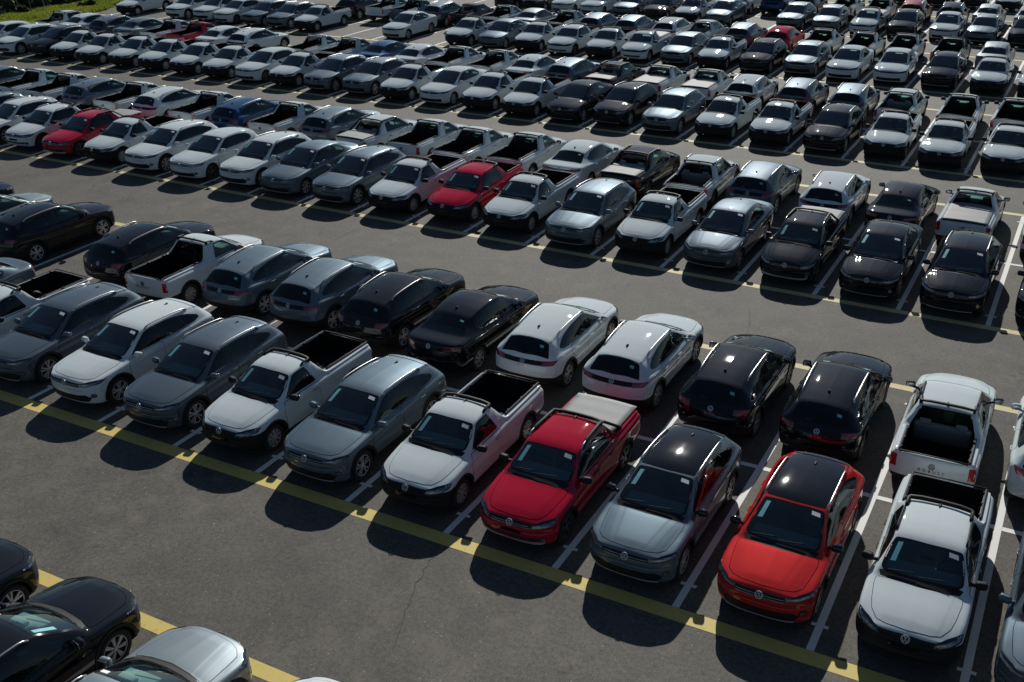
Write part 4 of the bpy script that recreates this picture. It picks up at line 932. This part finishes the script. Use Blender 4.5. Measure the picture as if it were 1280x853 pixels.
def sheet(name, pts, z, mat, parent=None):
    g = Geo(); g.add([(x, y, z) for x, y in pts], [tuple(range(len(pts)))], 0, False)
    o = meshobj(name, g, [M[mat]], parent, None, recalc=False)
    if o.data.polygons[0].normal.z < 0: o.data.flip_normals()
    return o
ground = sheet('asphalt_lot', [(-900, -300), (900, -300), (900, 900), (-900, 900)], 0, 'asphalt'); ground['kind'] = 'structure'; ground['label'] = 'worn grey brown asphalt of the parking lot'
def strip(name, x0, y0, x1, y1, z, mat): return sheet(name, [(x0, y0), (x1, y0), (x1, y1), (x0, y1)], z, mat, ground)
WL, YL = .135, .33
KR = [(-4, 10), (-14, 9), (-19, 9), (-20, 8), (-16, 9), (-6, 9)]
for i in range(6):
    ka, kb = KR[i]; x0 = XO[i] + ka * P; x1 = XO[i] + kb * P; ya = YF[i]; yb = ya + DEP; yc = ya + YC
    strip('aisle_line', x0, ya - (YL if i == 0 else .25), x1, ya, .004, 'yellow_line' if i == 0 else 'faded_yellow'); strip('aisle_line', x0, yb, x1, yb + .24, .004, 'faded_yellow')
    for k in range(ka, kb + 1):
        x = XO[i] + k * P
        if i == 3 and k < -19: continue
        strip('bay_line', x - WL / 2, ya + .004, x + WL / 2, yb - .004, .005, 'white_line')
        strip('bay_tick', x - .15, ya + .62, x + .15, ya + .70, .009, 'white_line')
        if i < 3: strip('bay_tick', x - .15, yb - .70, x + .15, yb - .62, .009, 'white_line')
        if k < kb: strip('centre_line', x + WL / 2 + .003, yc - WL / 2, x + P - WL / 2 - .003, yc + WL / 2, .005, 'white_line')
yb0 = YB0; strip('aisle_line', -14, yb0, 30, yb0 + YL * .85, .004, 'yellow_line')
for k in range(-2, 9): x = -.62 + 2.52 * k; strip('bay_line', x - WL / 2, yb0 - 6, x + WL / 2, yb0 - .004, .005, 'white_line')

def crack(pts, w):
    rg = random.Random(len(pts) * 17); g = Geo(); q = []
    for a, c in zip(pts[:-1], pts[1:]):
        a, c = Vector(a), Vector(c); n = max(2, int((c - a).length / .12)); d = (c - a).normalized(); nn = Vector((-d.y, d.x))
        for i in range(n): q.append(a.lerp(c, i / n) + nn * rg.gauss(0, .025))
    vs = []
    for i, p in enumerate(q):
        d = (q[min(i + 1, len(q) - 1)] - q[max(i - 1, 0)]).normalized(); nn = Vector((-d.y, d.x)) * w * rg.uniform(.4, 1.0)
        vs += [(p.x - nn.x, p.y - nn.y, .0045), (p.x + nn.x, p.y + nn.y, .0045)]
    g.add(vs, [(2 * i, 2 * i + 1, 2 * i + 3, 2 * i + 2) for i in range(len(q) - 1)], 0, False); meshobj('crack', g, [M['crack']], ground, None)
CR = [[(12.16, -.7), (12.28, -1.5), (12.6, -2.3), (12.95, -3.2)], [(0, 13.2), (-.1, 12.4), (.0, 11.6)], [(14.0, 12.6), (14.4, 11.4), (14.55, 10.5)]]
for c in CR: crack([Vector(p) for p in c], .008)

# ------------------------------------------------------------------ verge: grass, bushes, old fence posts
def foliage_mat(name, c1, c2):
    m, nt, b = newmat(name); L = nt.links
    tc = N(nt, 'ShaderNodeTexCoord'); n = N(nt, 'ShaderNodeTexNoise'); n.inputs['Scale'].default_value = .9; n.inputs['Detail'].default_value = 6; L.new(tc.outputs['Object'], n.inputs['Vector'])
    r = N(nt, 'ShaderNodeMapRange'); r.inputs[1].default_value = .35; r.inputs[2].default_value = .65; L.new(n.outputs[0], r.inputs[0])
    mx = N(nt, 'ShaderNodeMix', data_type='RGBA'); L.new(r.outputs[0], mx.inputs[0]); mx.inputs[6].default_value = (*c1, 1); mx.inputs[7].default_value = (*c2, 1)
    L.new(mx.outputs[2], b.inputs['Base Color']); b.inputs['Roughness'].default_value = .6
    tr = N(nt, 'ShaderNodeBsdfTranslucent'); L.new(mx.outputs[2], tr.inputs[0]); ms = N(nt, 'ShaderNodeMixShader'); ms.inputs[0].default_value = .45
    L.new(b.outputs[0], ms.inputs[1]); L.new(tr.outputs[0], ms.inputs[2]); L.new(ms.outputs[0], nt.nodes['Material Output'].inputs[0])
    return m
M['grass'] = foliage_mat('grass_green', (.17, .24, .02), (.30, .32, .04)); M['soil'] = simple('verge_soil', (.07, .085, .03), .95, scale=.7, var=.4)
M['bush'] = foliage_mat('bush_leaves', (.025, .042, .018), (.05, .075, .028)); M['bark'] = simple('bark', (.07, .055, .04), .9); M['post'] = simple('weathered_concrete', (.26, .25, .23), .9, var=.3)
def edge_x(y): return -45.2 - .31 * (y - 38) - .25 * math.sin(y * 1.7)
ys = [15 + i * 1.5 for i in range(70)]
verge = sheet('grass_verge', [(edge_x(y), y) for y in ys] + [(-140, 118), (-140, 15)], .012, 'soil'); verge['kind'] = 'structure'; verge['label'] = 'soil of the grass verge beside the lot'
rg = random.Random(5); g = Geo()
from mathutils import noise as mnoise
def tuft(g, x, y, h, n, spread):
    for _ in range(n):
        a = rg.uniform(0, 6.283); l = h * rg.uniform(.5, 1.15); b = Vector((x + rg.gauss(0, spread), y + rg.gauss(0, spread), .0)); d = Vector((math.cos(a), math.sin(a), 0)); w = Vector((-d.y, d.x, 0)) * .035
        t = b + d * l * rg.uniform(.2, .6) + Vector((0, 0, l)); mdl = b.lerp(t, .55) + Vector((0, 0, .12 * l))
        o = len(g.v); g.v += [b - w, b + w, mdl + w * .7, mdl - w * .7, t]; g.f += [[o, o + 1, o + 2, o + 3], [o + 3, o + 2, o + 4]]; g.m += [0, 0]; g.sm += [True, True]
for _ in range(26000):
    y = rg.uniform(33, 66); x = edge_x(y) - abs(rg.gauss(0, 5.5)) - .05
    if x < -51.0 - .05 * (y - 40): continue
    q = mnoise.noise(Vector((x * .35, y * .35, 0)))
    tuft(g, x, y, .24 + .24 * max(0, q + .25), 4, .12)
go = meshobj('grass', g, [M['grass']], None, None, recalc=False); go['kind'] = 'stuff'; go['label'] = 'tall sunlit grass on the verge'; go['category'] = 'grass'
def bush(x, y, r, h, label, n):
    root = bpy.data.objects.new('bush', None); COL.objects.link(root); root.location = (x, y, 0); root['label'] = label; root['category'] = 'bush'; root['group'] = 'dark bushes behind the grass verge'
    g = Geo(); blobs = [(Vector((rg.gauss(0, r * .4), rg.gauss(0, r * .4), h * rg.uniform(.08, .8))), r * rg.uniform(.3, .55)) for _ in range(12)]
    for _ in range(n):
        c, br = rg.choice(blobs); d = Vector((rg.gauss(0, 1), rg.gauss(0, 1), rg.gauss(0, 1))).normalized(); p = c + d * br * rg.uniform(.6, 1.1)
        if p.z < .05: p.z = rg.uniform(.05, .4)
        s = rg.uniform(.12, .26); a = Vector((rg.gauss(0, 1), rg.gauss(0, 1), rg.gauss(0, .6))).normalized(); b2 = a.cross(d)
        if b2.length < .1: continue
        b2.normalize(); o = len(g.v); g.v += [p - a * s, p + b2 * s * .5, p + a * s, p - b2 * s * .5]; g.f.append([o, o + 1, o + 2, o + 3]); g.m.append(0); g.sm.append(False)
    meshobj('foliage', g, [M['bush']], root, None, recalc=False)
    g = Geo()
    for k in range(4):
        a = k * 1.6 + rg.random(); g.tube([(0, 0, 0), (math.cos(a) * r * .2, math.sin(a) * r * .2, h * .35), (math.cos(a) * r * .45, math.sin(a) * r * .45, h * .75)], [.09, .06, .02], 5)
    meshobj('stem', g, [M['bark']], root, None)
BU = [(-53.5, 40.0, 1.4, 1.4), (-52.9, 41.7, 1.3, 1.4), (-52.7, 43.4, 1.3, 1.3), (-52.6, 45.2, 1.2, 1.2), (-58.5, 41.0, 2.2, 3.0), (-57.5, 44.0, 2.2, 3.0), (-56.5, 47.5, 2.0, 2.6), (-50.9, 39.6, .5, .5), (-49.0, 43.9, .5, .45), (-51.6, 38.2, .6, .6), (-50.4, 46.2, .6, .5)]
BL = ['broad dark bush at the left end of the verge', 'dark bush behind the left concrete post', 'dark bush behind the right concrete post', 'rightmost tall dark bush at the top edge', 'tall dark bush farthest back in the top-left corner', 'tallest dark bush behind the two posts', 'dark bush at the back, right of the tallest one', 'low round shrub in the grass near the left post', 'small low shrub in the grass right of the posts', 'low shrub in the grass at the left edge', 'smallest shrub at the right of the grass verge']
for (x, y, r, h), l in zip(BU, BL): bush(x, y, r, h, l, int(2600 * r))
for (x, y, lean), l in zip([(-51.7, 40.0, (-1.1, .3)), (-51.3, 41.9, (-1.2, .35)), (-51.9, 41.1, (-.9, .3))], ['leftmost leaning concrete fence post in the grass', 'rightmost leaning concrete fence post in the grass', 'thin leaning fence post between the two others']):
    g = Geo(); g.tube([(0, 0, -.1), (lean[0] * .5, lean[1] * .5, 1.3), (lean[0], lean[1], 2.6), (lean[0] * 1.5, lean[1] * 1.5, 3.1)], .065, 4); o = meshobj('fence_post', g, [M['post']], None, None)
    o.location = (x, y, 0); o['label'] = l; o['category'] = 'fence post'; o['group'] = 'leaning fence posts'

INFO = place_all()
